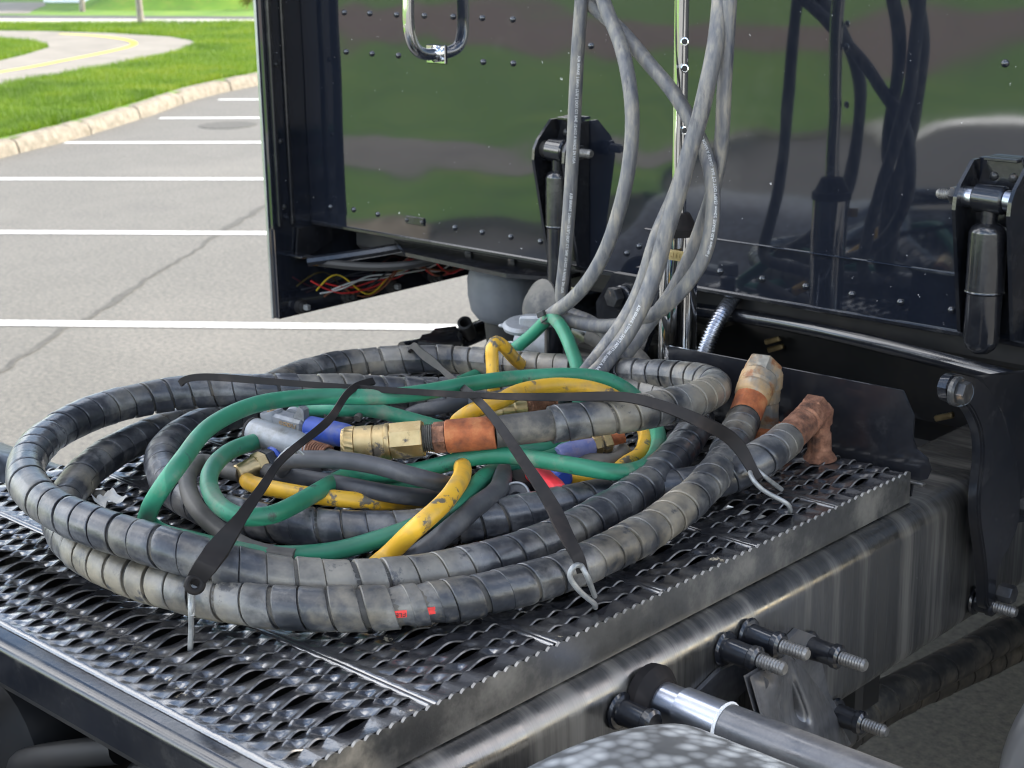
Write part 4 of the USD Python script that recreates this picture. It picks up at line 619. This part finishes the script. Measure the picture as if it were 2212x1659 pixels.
# hose 2: upper big ring, then inner ring, rusty elbow
H2 = [(1150, 890, .04), (1060, 880, .045), (960, 862, .055), (860, 848, .065), (760, 843, .075), (660, 842, .082), (560, 843, .086), (470, 843, .088), (385, 850, .088), (300, 864, .088), (215, 887, .088), (145, 917, .087), (85, 960, .086), (55, 1012, .085), (68, 1058, .084), (120, 1100, .083), (200, 1136, .082), (300, 1168, .081), (410, 1200, .076), (530, 1232, .060), (660, 1252, .048), (790, 1254, .044), (920, 1242, .042), (1050, 1213, .042), (1160, 1178, .042), (1250, 1138, .043), (1340, 1087, .044), (1410, 1034, .045), (1462, 982, .046), (1494, 938, .046), (1506, 905, .045), (1490, 880, .046), (1450, 862, .04), (1380, 850, .036), (1280, 848, .034), (1150, 850, .034), (1000, 848, .034), (850, 846, .034), (700, 852, .034), (580, 872, .034), (480, 900, .034), (400, 935, .033), (356, 975, .033), (352, 1015, .033), (375, 1055, .033), (430, 1090, .033), (520, 1118, .033), (640, 1136, .033), (770, 1144, .033), (900, 1142, .033), (1030, 1126, .033), (1150, 1104, .033), (1260, 1080, .033), (1370, 1062, .033), (1460, 1052, .034), (1540, 1038, .038), (1605, 1012, .044), (1650, 986, 'Y', .875), (1685, 962, 'Y', .93), (1707, 942, 'Y', .965)]
h2, Q2 = hyd('dark grey spiral-guarded hydraulic hose forming the big raised ring, ending in rusty elbow', H2, 'wrap2', .03, .012)
e2 = Q2[-1]; d2 = aty(1766, 884, 1.045) - e2; k2_ = np.linalg.norm(d2) / .050; d2 /= np.linalg.norm(d2)
obj('ferrule', rough_cast(lathe(e2 - d2 * .004, d2, [(s_ * k2_, r_) for s_, r_ in [(0, .0205), (.002, .0215), (.026, .0215), (.029, .0195)]], 26), .0006, 140, 5), MAT['rust_pale'], h2, 40)
el2 = obj('elbow_fitting', rough_cast(join(lathe(e2 + d2 * .027 * k2_, d2, [(s_ * k2_, r_) for s_, r_ in [(0, .018), (.002, .0215), (.016, .022)]], 24), hexnut(e2 + d2 * .040 * k2_, d2 + [0, 0, .12], .018, .024)), .0007, 140, 6), MAT['rust_pale'], h2, 40)
ec = e2 + d2 * .043 * k2_; obj('elbow_leg', rough_cast(lathe(ec + [0.004, .006, .012], (0.02, .05, -1), [(0, .014), (.008, .0195), (.028, .018), (.031, .015), (.04, .015), (.042, .0165), (max(.07, ec[2] + .012 - ZD) - .012, .0165), (max(.07, ec[2] + .012 - ZD), .024)], 20), .0008, 140, 7), MAT['rust_pale'], el2, 40)
c2 = path([(1082, 886, .05), (1130, 878, .05)]); k2 = obj('coupling', lathe(c2[1], c2[0] - c2[1], [(0, .017), (.002, .0185), (.02, .0185), (.022, .0165), (.04, .0165), (.042, .018), (.06, .018)], 24), MAT['brass'], h2); obj('ferrule', lathe(c2[1], c2[1] - c2[0], [(0, .018), (.045, .018), (.047, .02)], 20), MAT['rust_pale'], h2)
seg = Q1[i_ - 20:i_ + 26]; tt = np.linspace(-.35, .05, 5)
def patch(seg, r, a0, a1, facing, n=7):
    T, U, Vv = frames(seg); N = facing[None] - T * (T @ facing)[:, None]; N /= np.linalg.norm(N, axis=1)[:, None]; B = np.cross(T, N); al = np.linspace(a0, a1, n)
    V = np.stack([seg + (N * math.cos(a) + B * math.sin(a)) * r for a in al], 1); m = n; i = np.arange(len(seg) - 1)[:, None] * m; b = np.arange(m - 1)[None]
    return tm(V.reshape(-1, 3), np.r_[np.stack([i + b, i + b + m, i + b + m + 1], -1).reshape(-1, 3), np.stack([i + b, i + b + m + 1, i + b + 1], -1).reshape(-1, 3)])
fc = CAM - seg[10]; fc /= np.linalg.norm(fc)
def air(name, label, L, r, mat, cat='hose', group=None, n=16):
    t = thing(name, label, cat, 'grey air lines hanging behind the cab' if name == 'air_line' else 'air hoses piled on the deck'); Q = spline(path(L), .005); obj('tube', sweep(Q, r, n), MAT[mat], t, True); return t, Q
# green air hose with its service coupling handle
G = [(1184, 684, 'Y', 1.115), (1194, 686, 'Y', 1.105), (1208, 700, 'Y', 1.09), (1222, 724, 'Y', 1.07), (1238, 764, 'Y', 1.04), (1249, 803, 'Y', 1.0), (1252, 845, .045), (1248, 910, .03), (1228, 965, .03), (1190, 988, .032), (1110, 1005, .04), (1058, 1022, .052), (1016, 1060, .06), (964, 1103, .062), (904, 1134, .05), (820, 1164, .036), (737, 1187, .026), (660, 1197, .022), (580, 1197, .02), (480, 1182, .02), (400, 1163, .02), (345, 1147, .024), (322, 1130, .036), (320, 1110, .06), (333, 1080, .095), (363, 1035, .122), (405, 978, .132), (446, 928, .136), (490, 899, .138), (542, 877, .136), (603, 864, .13), (686, 857, .125), (749, 857, .122), (818, 857, .12), (905, 849, .12), (1000, 832, .118), (1100, 818, .112), (1187, 812, .108), (1262, 812, .102), (1312, 821, .095), (1357, 845, .078), (1395, 880, .055), (1416, 918, .044), (1423, 950, .04), (1417, 980, .042), (1403, 1000, .05), (1378, 1014, .06), (1336, 1020, .068), (1284, 1014, .074), (1222, 1003, .078), (1159, 992, .08), (1110, 985, .08), (1048, 985, .078), (985, 996, .072), (923, 1012, .064), (860, 1023, .058), (800, 1024, .056), (770, 1024, .058), (738, 1033, .062), (686, 1062, .07), (623, 1097, .076), (571, 1115, .08), (519, 1115, .084), (478, 1095, .088), (456, 1064, .09), (452, 1030, .09), (467, 1000, .088), (500, 973, .084), (552, 954, .076), (585, 948, .066)]
tg, QG = air('air_hose', 'long green rubber air hose looped round the whole pile of hoses', G, .0108, 'green')
tg2, QG2 = air('air_hose', 'shorter green air hose running low behind the grey plug and under the brass coupling', [(1184, 688, 'Y', 1.12), (1172, 700, 'Y', 1.125), (1150, 722, 'Y', 1.13), (1120, 747, 'Y', 1.13), (1090, 772, 'Y', 1.1), (1050, 800, .02), (950, 840, .018), (800, 870, .02), (690, 888, .035), (640, 887, .055), (690, 884, .07), (740, 884, .074), (800, 886, .07), (860, 899, .062), (922, 916, .052), (970, 930, .045), (1040, 955, .035), (1110, 970, .03), (1160, 973, .028), (1195, 968, .025), (1215, 950, .02)], .0105, 'green')
tg3, _ = air('air_hose', 'short run of green air hose below the black hoses left of the yellow one', [(700, 1060, .02), (745, 1040, .04), (790, 1027, .046), (838, 1036, .046), (893, 1049, .04), (950, 1062, .028), (1000, 1080, .02)], .0098, 'green')
# yellow air hoses
ya, _ = air('air_hose', 'yellow air hose kinked sharply over the rear arch of the big hose', [(1150, 800, .02), (1120, 783, .055), (1100, 762, .085), (1084, 745, .108), (1072, 739, .114), (1064, 748, .11), (1063, 775, .092), (1065, 815, .066), (1066, 850, .04), (1060, 885, .02)], .0098, 'yellow')
yb, _ = air('air_hose', 'worn yellow air hose arched across the pile and down to the front', [(800, 1230, .02), (837, 1200, .03), (870, 1168, .05), (904, 1136, .07), (954, 1091, .082), (983, 1055, .085), (999, 1024, .076), (997, 1002, .062), (986, 960, .042), (982, 930, .055), (998, 903, .082), (1030, 884, .098), (1079, 866, .106), (1117, 848, .104), (1170, 836, .102), (1222, 833, .098), (1284, 842, .09), (1326, 858, .078), (1368, 892, .05), (1391, 925, .036), (1395, 955, .03), (1378, 987, .03), (1351, 1004, .03), (1315, 1029, .026), (1263, 1033, .022), (1200, 1032, .018)], .0112, 'yellow')
yc, _ = air('air_hose', 'low yellow air hose with a tight bend under the black strap', [(1010, 1068, .02), (920, 1078, .035), (839, 1085, .046), (749, 1079, .056), (665, 1069, .06), (590, 1056, .06), (550, 1047, .056), (534, 1038, .046), (540, 1030, .034), (575, 1032, .024), (650, 1042, .018)], .0105, 'yellow')
# black air hoses
air('air_hose', 'black air hose lying highest, just below the brass coupling', [(690, 1025, .05), (640, 1024, .056), (614, 1016, .068), (610, 1004, .082), (625, 995, .092), (665, 992, .098), (720, 993, .1), (769, 998, .1), (820, 1008, .097), (881, 1025, .09), (954, 1044, .072), (1010, 1058, .05), (1060, 1066, .03)], .0108, 'black')
air('air_hose', 'second black air hose from the top, below the other and above the yellow loop', [(570, 1016, .05), (603, 1025, .058), (640, 1031, .062), (686, 1038, .064), (766, 1052, .066), (839, 1066, .062), (923, 1075, .05), (990, 1074, .036), (1040, 1062, .026)], .0108, 'black')
air('air_hose', 'dark black air hose curving from under the green hose down to the front', [(1020, 975, .02), (1062, 988, .03), (1083, 1012, .042), (1084, 1040, .054), (1066, 1068, .058), (1024, 1097, .057), (1000, 1120, .055), (965, 1150, .05), (928, 1180, .036), (885, 1206, .024), (835, 1225, .02)], .0125, 'black')
tb4, Q4 = air('air_hose', 'dusty brown black air hose bent round inside the left green loop, brass end', [(640, 1205, .02), (573, 1195, .02), (520, 1176, .022), (470, 1143, .03), (433, 1108, .044), (411, 1070, .054), (405, 1036, .06), (416, 1009, .062), (440, 999, .06), (470, 1008, .056), (498, 1018, .054), (520, 1022, .054)], .0112, 'brown')
a_ = Q4[-1]; b_ = dk(590, 990, .062); dd = (b_ - a_) / np.linalg.norm(b_ - a_)
obj('brass_fitting', join(lathe(a_, dd, [(-.006, .0115), (-.004, .0128), (.010, .0128), (.012, .0135), (.022, .0135)], 20), hexnut(a_ + dd * .022, dd, .014, .0165)), MAT['brass'], tb4, 25)
obj('nut', hexnut(a_ + dd * .037, dd, .012, .0155), MAT['bolt'], tb4, 25); obj('grip', lathe(a_ + dd * .049, dd, [(0, .014), (.003, .0165), (.012, .0165), (.014, .0145), (.06, .013)], 22), MAT['blue'], tb4)
air('air_hose', 'black air hose slanting up behind the coupling towards the yellow arch', [(830, 935, .02), (862, 915, .03), (891, 893, .044), (943, 881, .052), (1000, 869, .056), (1060, 861, .052), (1110, 852, .04), (1180, 845, .03)], .0105, 'black')
air('air_hose', 'small black hose loop lying on the grating at the right of the ring', [(1180, 1000, .025), (1242, 995, .026), (1290, 997, .026), (1322, 997, .026), (1344, 986, .026), (1340, 972, .026), (1312, 966, .026), (1285, 962, .026)], .0112, 'brown')
# grey air lines hanging from above
TIE = np.array([1184, 684])
A = []
A.append(air('air_line', 'leftmost grey air line hanging straight down from above', [(1462, -720, 'Y', 1.195), (1400, -640, 'Y', 1.19), (1310, -420, 'Y', 1.165), (1266, -160, 'Y', 1.15), (1256, 0, 'Y', 1.15), (1248, 110, 'Y', 1.15), (1241, 250, 'Y', 1.15), (1233, 400, 'Y', 1.15), (1224, 520, 'Y', 1.15), (1216, 600, 'Y', 1.155), (1214, 650, 'Y', 1.16), (1225, 672, 'Y', 1.165), (1255, 686, 'Y', 1.17), (1290, 705, 'Y', 1.16), (1325, 745, 'Y', 1.12), (1340, 790, 'Y', 1.06)], .0108, 'gray', 'air line'))
A.append(air('air_line', 'grey air line bowing right then curving down to the cable tie', [(1468, -720, 'Y', 1.195), (1410, -600, 'Y', 1.185), (1320, -380, 'Y', 1.165), (1290, -120, 'Y', 1.16), (1303, 0, 'Y', 1.155), (1333, 75, 'Y', 1.15), (1353, 145, 'Y', 1.14), (1365, 233, 'Y', 1.13), (1364, 310, 'Y', 1.125), (1354, 385, 'Y', 1.12), (1334, 467, 'Y', 1.115), (1306, 545, 'Y', 1.11), (1262, 618, 'Y', 1.105), (1225, 655, 'Y', 1.105), (1197, 675, 'Y', 1.108), (1180, 688, 'Y', 1.12)], .0112, 'gray', 'air line'))
A.append(air('air_line', 'grey air line crossing in front of the chrome pole and looping back to the tie', [(1474, -720, 'Y', 1.195), (1400, -620, 'Y', 1.19), (1290, -460, 'Y', 1.175), (1225, -250, 'Y', 1.165), (1225, -90, 'Y', 1.16), (1268, 0, 'Y', 1.165), (1310, 38, 'Y', 1.17), (1347, 73, 'Y', 1.172), (1404, 140, 'Y', 1.175), (1452, 197, 'Y', 1.175), (1490, 258, 'Y', 1.175), (1522, 325, 'Y', 1.17), (1538, 395, 'Y', 1.165), (1540, 455, 'Y', 1.16), (1531, 520, 'Y', 1.155), (1512, 572, 'Y', 1.15), (1470, 630, 'Y', 1.14), (1430, 667, 'Y', 1.135), (1380, 692, 'Y', 1.13), (1304, 704, 'Y', 1.125), (1250, 697, 'Y', 1.12), (1215, 686, 'Y', 1.12), (1190, 678, 'Y', 1.125)], .0112, 'gray', 'air line'))
A.append(air('air_line', 'thick grey air line sweeping from top right down left over the crossing', [(1486, -720, 'Y', 1.2), (1530, -560, 'Y', 1.195), (1562, -300, 'Y', 1.19), (1562, -100, 'Y', 1.19), (1556, 0, 'Y', 1.18), (1545, 100, 'Y', 1.16), (1528, 183, 'Y', 1.145), (1508, 267, 'Y', 1.135), (1488, 333, 'Y', 1.128), (1468, 410, 'Y', 1.12), (1440, 500, 'Y', 1.11), (1416, 585, 'Y', 1.1), (1390, 653, 'Y', 1.085), (1354, 722, 'Y', 1.065), (1320, 768, 'Y', 1.04), (1288, 805, 'Y', 1.0), (1240, 840, .045), (1190, 868, .04), (1130, 900, .03)], .0128, 'gray', 'air line'))
A.append(air('air_line', 'thin grey line lying close along the left of the thick one', [(1492, -720, 'Y', 1.205), (1535, -560, 'Y', 1.215), (1565, -300, 'Y', 1.22), (1562, -100, 'Y', 1.22), (1556, 0, 'Y', 1.21), (1544, 100, 'Y', 1.19), (1526, 183, 'Y', 1.175), (1505, 267, 'Y', 1.165), (1482, 345, 'Y', 1.155), (1452, 432, 'Y', 1.14), (1420, 505, 'Y', 1.115), (1394, 590, 'Y', 1.1), (1368, 655, 'Y', 1.085), (1328, 720, 'Y', 1.06), (1295, 763, 'Y', 1.04), (1262, 805, 'Y', 1.0), (1220, 840, .045), (1170, 862, .04), (1110, 888, .03)], .0108, 'gray', 'air line'))
A.append(air('air_line', 'rightmost grey air line at the top, passing behind the looped one', [(1498, -720, 'Y', 1.2), (1545, -560, 'Y', 1.195), (1580, -300, 'Y', 1.19), (1580, -100, 'Y', 1.185), (1576, 0, 'Y', 1.18), (1570, 100, 'Y', 1.18), (1565, 180, 'Y', 1.18), (1562, 250, 'Y', 1.18), (1558, 310, 'Y', 1.185), (1549, 375, 'Y', 1.19), (1535, 432, 'Y', 1.19), (1518, 482, 'Y', 1.19), (1498, 535, 'Y', 1.185), (1474, 590, 'Y', 1.175), (1446, 640, 'Y', 1.16), (1408, 690, 'Y', 1.14), (1368, 745, 'Y', 1.11), (1340, 778, 'Y', 1.08), (1300, 820, .05)], .0112, 'gray', 'air line'))
LONG = 'AIR BRAKE 10mm (3/8") DOT CT SAE J1402 A MADE IN USA'
def ink(k, y0, facing_px, text=LONG, sgn=1, h=.0042, r=None):
    t, Q = A[k]; pr = H / 2 - F * ((Q - CAM) @ UU) / ((Q - CAM) @ FW); s = np.r_[0, np.cumsum(np.linalg.norm(np.diff(Q, axis=0), axis=1))]
    i = np.argmin(np.abs(pr - y0) + 1e3 * (np.arange(len(Q)) > len(Q) * .8)); d = CAM - Q[i]; d = d / np.linalg.norm(d) + RR * facing_px; d /= np.linalg.norm(d)
    obj('lettering', text_on(Q, s[i], text, h, d, {3: .0128, 1: .0112, 2: .0112}.get(k, .0108), sgn), MAT['white_ink'], t, False)
ink(0, 120, .25); ink(0, 415, .15); ink(2, 545, .35, 'Fairview ' + LONG, -1); ink(3, 660, -.3)
tt_ = thing('cable_tie', 'black plastic cable tie binding grey lines and green hoses together', 'cable tie'); c = aty(1185, 684, 1.108); t = np.linspace(0, 2 * np.pi, 30); u = np.array([.55, .3, -.75]); u /= np.linalg.norm(u); v, w, _ = frame(u)
obj('band', sweep(c + np.outer(np.cos(t), v) * .0165 + np.outer(np.sin(t), w) * .0145, .0018, 6), MAT['wire_black'], tt_, True); obj('head', rbox(aty(1169, 678, 1.095), ((.8, .3, .4), (-.3, .9, 0), (-.4, 0, .9)), (.0065, .005, .0045), .001), MAT['wire_black'], tt_)
# trailer plug with its rusty spring, service coupling with blue grip
pa, pbb = dk(549, 932, .082), dk(664, 968, .082); dp = (pbb - pa) / np.linalg.norm(pbb - pa); Lp = np.linalg.norm(pbb - pa)
pg = thing('trailer_plug', 'grey metal trailer plug with rusty coil spring at its right end', 'plug')
obj('body', lathe(pa, dp, [(.0, .017), (.003, .0185), (.05, .0188), (Lp * .8, .018), (Lp * .95, .0155), (Lp, .012), (Lp + .008, .0115)], 30), MAT['alu'], pg); obj('end_ring', lathe(pa - dp * .003, dp, [(0, .0165), (.001, .0192), (.005, .0192), (.006, .018)], 30), MAT['strap'], pg)
t = np.linspace(0, 9 * 2 * np.pi, 200); v, w, _ = frame(dp); ps = pa + dp * (Lp + .002); obj('coil_spring', sweep(ps + np.outer(t / t[-1] * .04, dp) + np.outer(np.cos(t), v) * .0105 + np.outer(np.sin(t), w) * .0105, .0019, 7), MAT['rust_pale'], pg, True); obj('cable', cyl(ps, ps + dp * .06, .0082), MAT['core'], pg)
gc = dk(600, 905, .068); gd = dk(690, 930, .062) - gc; gd /= np.linalg.norm(gd); gn = np.cross(gd, Z1); gn /= np.linalg.norm(gn); gu = np.cross(gn, gd)
sv = thing('air_coupling', 'cast aluminium service air coupling with letter S and blue grip', 'coupling', 'air couplings among the hoses')
bd = obj('body', join(rbox(gc + gd * .022, (gd, gn, gu), (.028, .013, .011), .004), lathe(gc - gd * .004 - gu * .012, gu + gd * -.35, [(0, .014), (.003, .0165), (.020, .0165), (.023, .0155)], 26), lathe(gc + gd * .02 + gn * -.014, gn * -1 + gu * .4, [(0, .018), (.006, .018), (.008, .015)], 22)), MAT['alu'], sv, 30)
obj('lever', plate([(-.006, 0), (.014, .0), (.012, .016), (.004, .02)], 'y', -.006, .012), MAT['alu'], sv, 20); _l = stage.GetPrimAtPath(str(sv.GetPath()) + '/lever'); UsdGeom.Xformable(_l).AddTransformOp().Set(Gf.Matrix4d(*gd, 0, *gn, 0, *gu, 0, *(gc + gd * .036 + gu * .009), 1))
def place_text(s, h, o, ex, ey, mat, parent, dep=.0008):
    tx = meshkit.text_mesh(s, h, dep, True); ez = np.cross(ex, ey); tx.vertices = tx.vertices @ np.array([ex, ey, ez]) + o; return obj('lettering', tx, mat, parent, False)
su = (gu - gd * .35) / np.linalg.norm(gu - gd * .35); sx = np.cross(-gn, su); sx = sx if sx @ RR > 0 else -sx; sy = np.cross(su, sx)
place_text('S', .014, gc - gd * .004 - gu * .012 + su * .0225 - sx * .005 - sy * .007, sx, sy, MAT['zinc'], bd, .0014)
tv = -gn if (-gn) @ (CAM - gc) > 0 else gn; ty = gu; txx = np.cross(ty, tv); place_text('SERV', .0085, gc + gd * .012 + tv * .0131 - gu * .004, txx * (1 if txx @ gd > 0 else 1), ty, MAT['zinc'], bd)
obj('grip', lathe(gc + gd * .052, gd + Z1 * .05, [(0, .013), (.004, .0165), (.06, .0165), (.075, .014)], 24), MAT['blue'], sv)
lp = thing('seal_scrap', 'broken grey rubber seal ring left of the brass coupling', 'seal'); c = dk(742, 906, .06); t = np.linspace(.3, 3.9, 26); obj('ring', sweep(np.stack([c[0] + .022 * np.cos(t), c[1] + .022 * np.sin(t), c[2] + .006 * np.sin(2 * t)], 1), .0055, 8), MAT['brown'], lp, True)
# emergency coupling with red grip, rubber seal, another with faded blue grip
ra, rb = dk(1150, 1016, .05), dk(1208, 1064, .046); dr_ = (rb - ra) / np.linalg.norm(rb - ra); Lr = np.linalg.norm(rb - ra)
em = thing('air_coupling', 'red-gripped air coupling under the strap inside the ring', 'coupling', 'air couplings among the hoses'); obj('grip', lathe(ra, dr_, [(0, .011), (.01, .0145), (Lr * .85, .0135), (Lr, .0115), (Lr + .002, .009)], 22), MAT['red'], em); obj('rusty_end', lathe(rb - dr_ * .004, dr_, [(0, .009), (.007, .009), (.0072, .005), (.003, .004)], 14), MAT['rust'], em)
sc = dk(1112, 1076, .046); sn = (CAM - sc) / np.linalg.norm(CAM - sc) + Z1 * .5 - RR * .5; obj('seal', lathe(sc - sn / np.linalg.norm(sn) * .012, sn, [(0, .018), (.008, .0205), (.013, .0205), (.014, .0185), (.0125, .018), (.011, .009), (.006, .007), (.005, .001)], 28), MAT['black'], em); obj('seal_rim', sweep((lambda v, w: sc + np.outer(np.cos(np.linspace(0, 6.29, 40)), v) * .0195 + np.outer(np.sin(np.linspace(0, 6.29, 40)), w) * .0195)(*frame(sn)[:2]) + sn / np.linalg.norm(sn) * .002, .0016, 6), MAT['alu'], em, True)
obj('body', rbox(dk(1128, 1050, .03), (dr_, np.cross(dr_, Z1), Z1), (.026, .018, .014), .005), MAT['dark'], em)
pa2, pb2 = dk(1205, 984, .036), dk(1283, 962, .042); d_ = (pb2 - pa2) / np.linalg.norm(pb2 - pa2); L2 = np.linalg.norm(pb2 - pa2)
fb = thing('air_coupling', 'faded purple blue grip with brass fitting below the grey hose', 'coupling', 'air couplings among the hoses'); obj('grip', lathe(pa2, d_, [(0, .011), (.006, .014), (L2 * .8, .0145), (L2, .0115)], 22), MAT['purple'], fb); obj('brass_fitting', join(hexnut(pb2 - d_ * .002, d_, .011, .0145), lathe(pb2 + d_ * .009, d_, [(0, .010), (.004, .010)], 16), hexnut(pb2 + d_ * .012, d_, .012, .0145)), MAT['brass'], fb, 20); obj('nipple', cyl(pb2 + d_ * .022, pb2 + d_ * .045, .008), MAT['rust'], fb)
db = thing('air_coupling', 'dark blue grip lying half hidden beside the red one', 'coupling', 'air couplings among the hoses'); obj('grip', lathe(dk(1200, 1020, .026), dk(1232, 1052, .026) - dk(1200, 1020, .026), [(0, .011), (.003, .0135), (.03, .0135), (.034, .010)], 20), MAT['blue'], db); obj('core', cyl(dk(1196, 1016, .026), dk(1200, 1020, .026), .008), MAT['bolt'], db)
# rubber tie-down straps with wire hooks
def strap(label, L, wid, sides, eyes, hooks):
    t = thing('rubber_strap', label, 'strap', 'rubber straps holding the hoses down'); obj('band', ribbon(path(L), np.asarray(wid) * .78, .0052, sides), MAT['strap'], t, 40)
    if eyes is not None:
        c, nrm = eyes; v, w, _ = frame(nrm); t_ = np.linspace(0, 2 * np.pi, 26); obj('eyelet', sweep(c + np.outer(np.cos(t_), v) * .0075 + np.outer(np.sin(t_), w) * .0075, .0035, 8), MAT['strap'], t, True)
    for L2 in hooks: obj('hook', tube(path(L2), .0030, 10, .003), MAT['galv'], t, True)
    return t
V0 = RR; UPS = UU
strap('long black rubber strap stretched across the top of the pile to the right', [(391, 828, .112), (398, 821, .119), (415, 816, .123), (470, 815, .126), (560, 822, .128), (770, 838, .130), (1006, 853, .134), (1117, 857, .138), (1263, 857, .142), (1350, 858, .146), (1400, 868, .144), (1451, 884, .138), (1515, 911, .125), (1560, 934, .105), (1590, 958, .088), (1612, 990, .07), (1630, 1022, .054), (1640, 1036, .048)], [.012, .013, .013, .012, .011, .011, .011, .011, .011, .011, .0125, .014, .016, .017, .019, .022, .023, .015], [UU - RR * .5, UU - RR * .2] + [UU] * 7 + [UU, UU + RR * .25, UU + RR * .4, UU + RR * .5, UU + RR * .7, UU * .8 + RR, UU * .6 + RR, UU * .5 + RR, UU * .5 + RR], None,
      [[(1620, 1020, .056), (1628, 1038, .052), (1648, 1058, .04), (1680, 1076, .028), (1700, 1088, .02), (1707, 1100, .008), (1706, 1108, -.004)], [(1632, 1012, .056), (1648, 1026, .05), (1668, 1042, .036), (1688, 1057, .018)]])
strap('black rubber strap running from the rear arch to the front deck edge', [(884, 757, .056), (890, 750, .062), (902, 754, .067), (937, 783, .082), (997, 836, .116), (1025, 858, .128), (1054, 888, .134), (1085, 928, .136), (1110, 965, .13), (1140, 1010, .118), (1170, 1055, .107), (1198, 1103, .098), (1215, 1140, .092), (1236, 1180, .08), (1252, 1212, .066), (1258, 1236, .054)], [.016, .016, .018, .016, .011, .012, .0135, .0135, .0135, .0135, .0145, .0155, .017, .02, .023, .016], [RR * .6 + UU] * 4 + [RR * .7 + UU] * 2 + [RR + UU * .8] * 2 + [RR + UU * .5] * 4 + [RR + UU * .35] * 2 + [RR] * 2, None,
      [[(1256, 1222, .062), (1240, 1224, .066), (1231, 1238, .06), (1240, 1262, .046), (1262, 1286, .03), (1282, 1302, .016), (1286, 1312, .002)], [(1256, 1222, .062), (1266, 1240, .055), (1276, 1264, .035), (1285, 1288, .012)]])
s3 = strap('cracked black rubber strap from the pile down over the left front hoses', [(806, 824, .13), (777, 832, .132), (735, 872, .136), (707, 911, .135), (653, 955, .13), (603, 999, .122), (575, 1040, .116), (540, 1090, .112), (505, 1140, .112), (475, 1180, .115), (450, 1215, .11), (428, 1245, .095), (415, 1272, .08)], [.013, .013, .012, .0125, .0135, .0115, .0115, .0135, .0155, .018, .026, .033, .024], [RR - UU * 1.2] * 2 + [RR - UU * .9] * 4 + [RR - UU * .6] * 4 + [RR - UU * .3] * 3, (dk(421, 1262, .088), CAM - dk(421, 1262, .088) + RR * .2),
      [[(420, 1266, .085), (413, 1290, .07), (412, 1315, .06), (413, 1350, .035), (412, 1380, .016), (411, 1408, -.006)], [(418, 1262, .086), (415, 1300, .066), (415, 1330, .052)]])
ew = thing('wire_link', 'bent wire link where the cracked strap crosses the grey plug', 'wire'); obj('wire', tube(path([(608, 985, .118), (618, 972, .122), (632, 966, .125), (645, 972, .122), (656, 982, .116)]), .0016, 8, .003), MAT['galv'], ew, True); obj('wire', tube(path([(600, 995, .118), (612, 978, .124), (628, 972, .127), (640, 978, .12)]), .0016, 8, .003), MAT['galv'], ew, True)
sp = thing('scrap', 'crumpled clear plastic scrap and tape on the grating at left', 'scrap'); r = np.random.default_rng(9); c = dk(236, 1092, .012)
g_ = np.stack(np.meshgrid(np.linspace(-1, 1, 14), np.linspace(-1, 1, 8), indexing='ij'), -1).reshape(-1, 2); al = dk(275, 1118, .012) - dk(200, 1075, .012); al /= np.linalg.norm(al); ab = np.cross(Z1, al); pv = c + np.outer(g_[:, 0] * .028, al) + np.outer(g_[:, 1] * .013, ab) + np.outer(meshkit.noise(np.c_[g_ * 2.2, 0 * g_[:, 0]], 4) * .02, Z1); i = (np.arange(13)[:, None] * 8 + np.arange(7)[None]).reshape(-1)
obj('film', tm(pv, np.r_[np.stack([i, i + 8, i + 9], 1), np.stack([i, i + 9, i + 1], 1)]), MAT['plastic'], sp, 25); obj('pebble', (lambda m: m.apply_scale([.013, .009, .005]).apply_translation(dk(215, 1067, .01)))(trimesh.creation.icosphere(2)), MAT['curbstone'], sp, True)
pq = pj(Q1); fr_ = (pq[:, 1] > 1270)
def label_at(x0, x1, txt=None):
    ix = np.where(fr_ & (pq[:, 0] > x0) & (pq[:, 0] < x1))[0]; ix = np.r_[ix[0] - 1, ix]; f_ = CAM - Q1[ix[len(ix) // 2]]; f_ /= np.linalg.norm(f_)
    obj('label', patch(Q1[ix], RC + .0008, .2, .58, f_, 9), MAT['red_label'], h1, True)
    if txt: obj('lettering', text_on(Q1, np.r_[0, np.cumsum(np.linalg.norm(np.diff(Q1, axis=0), axis=1))][ix[-1]] - .001, txt, .0044, f_ - UU * .42, RC + .0012, -1), MAT['wire_black'], h1, False)
label_at(828, 878, 'FLE'); label_at(916, 932)
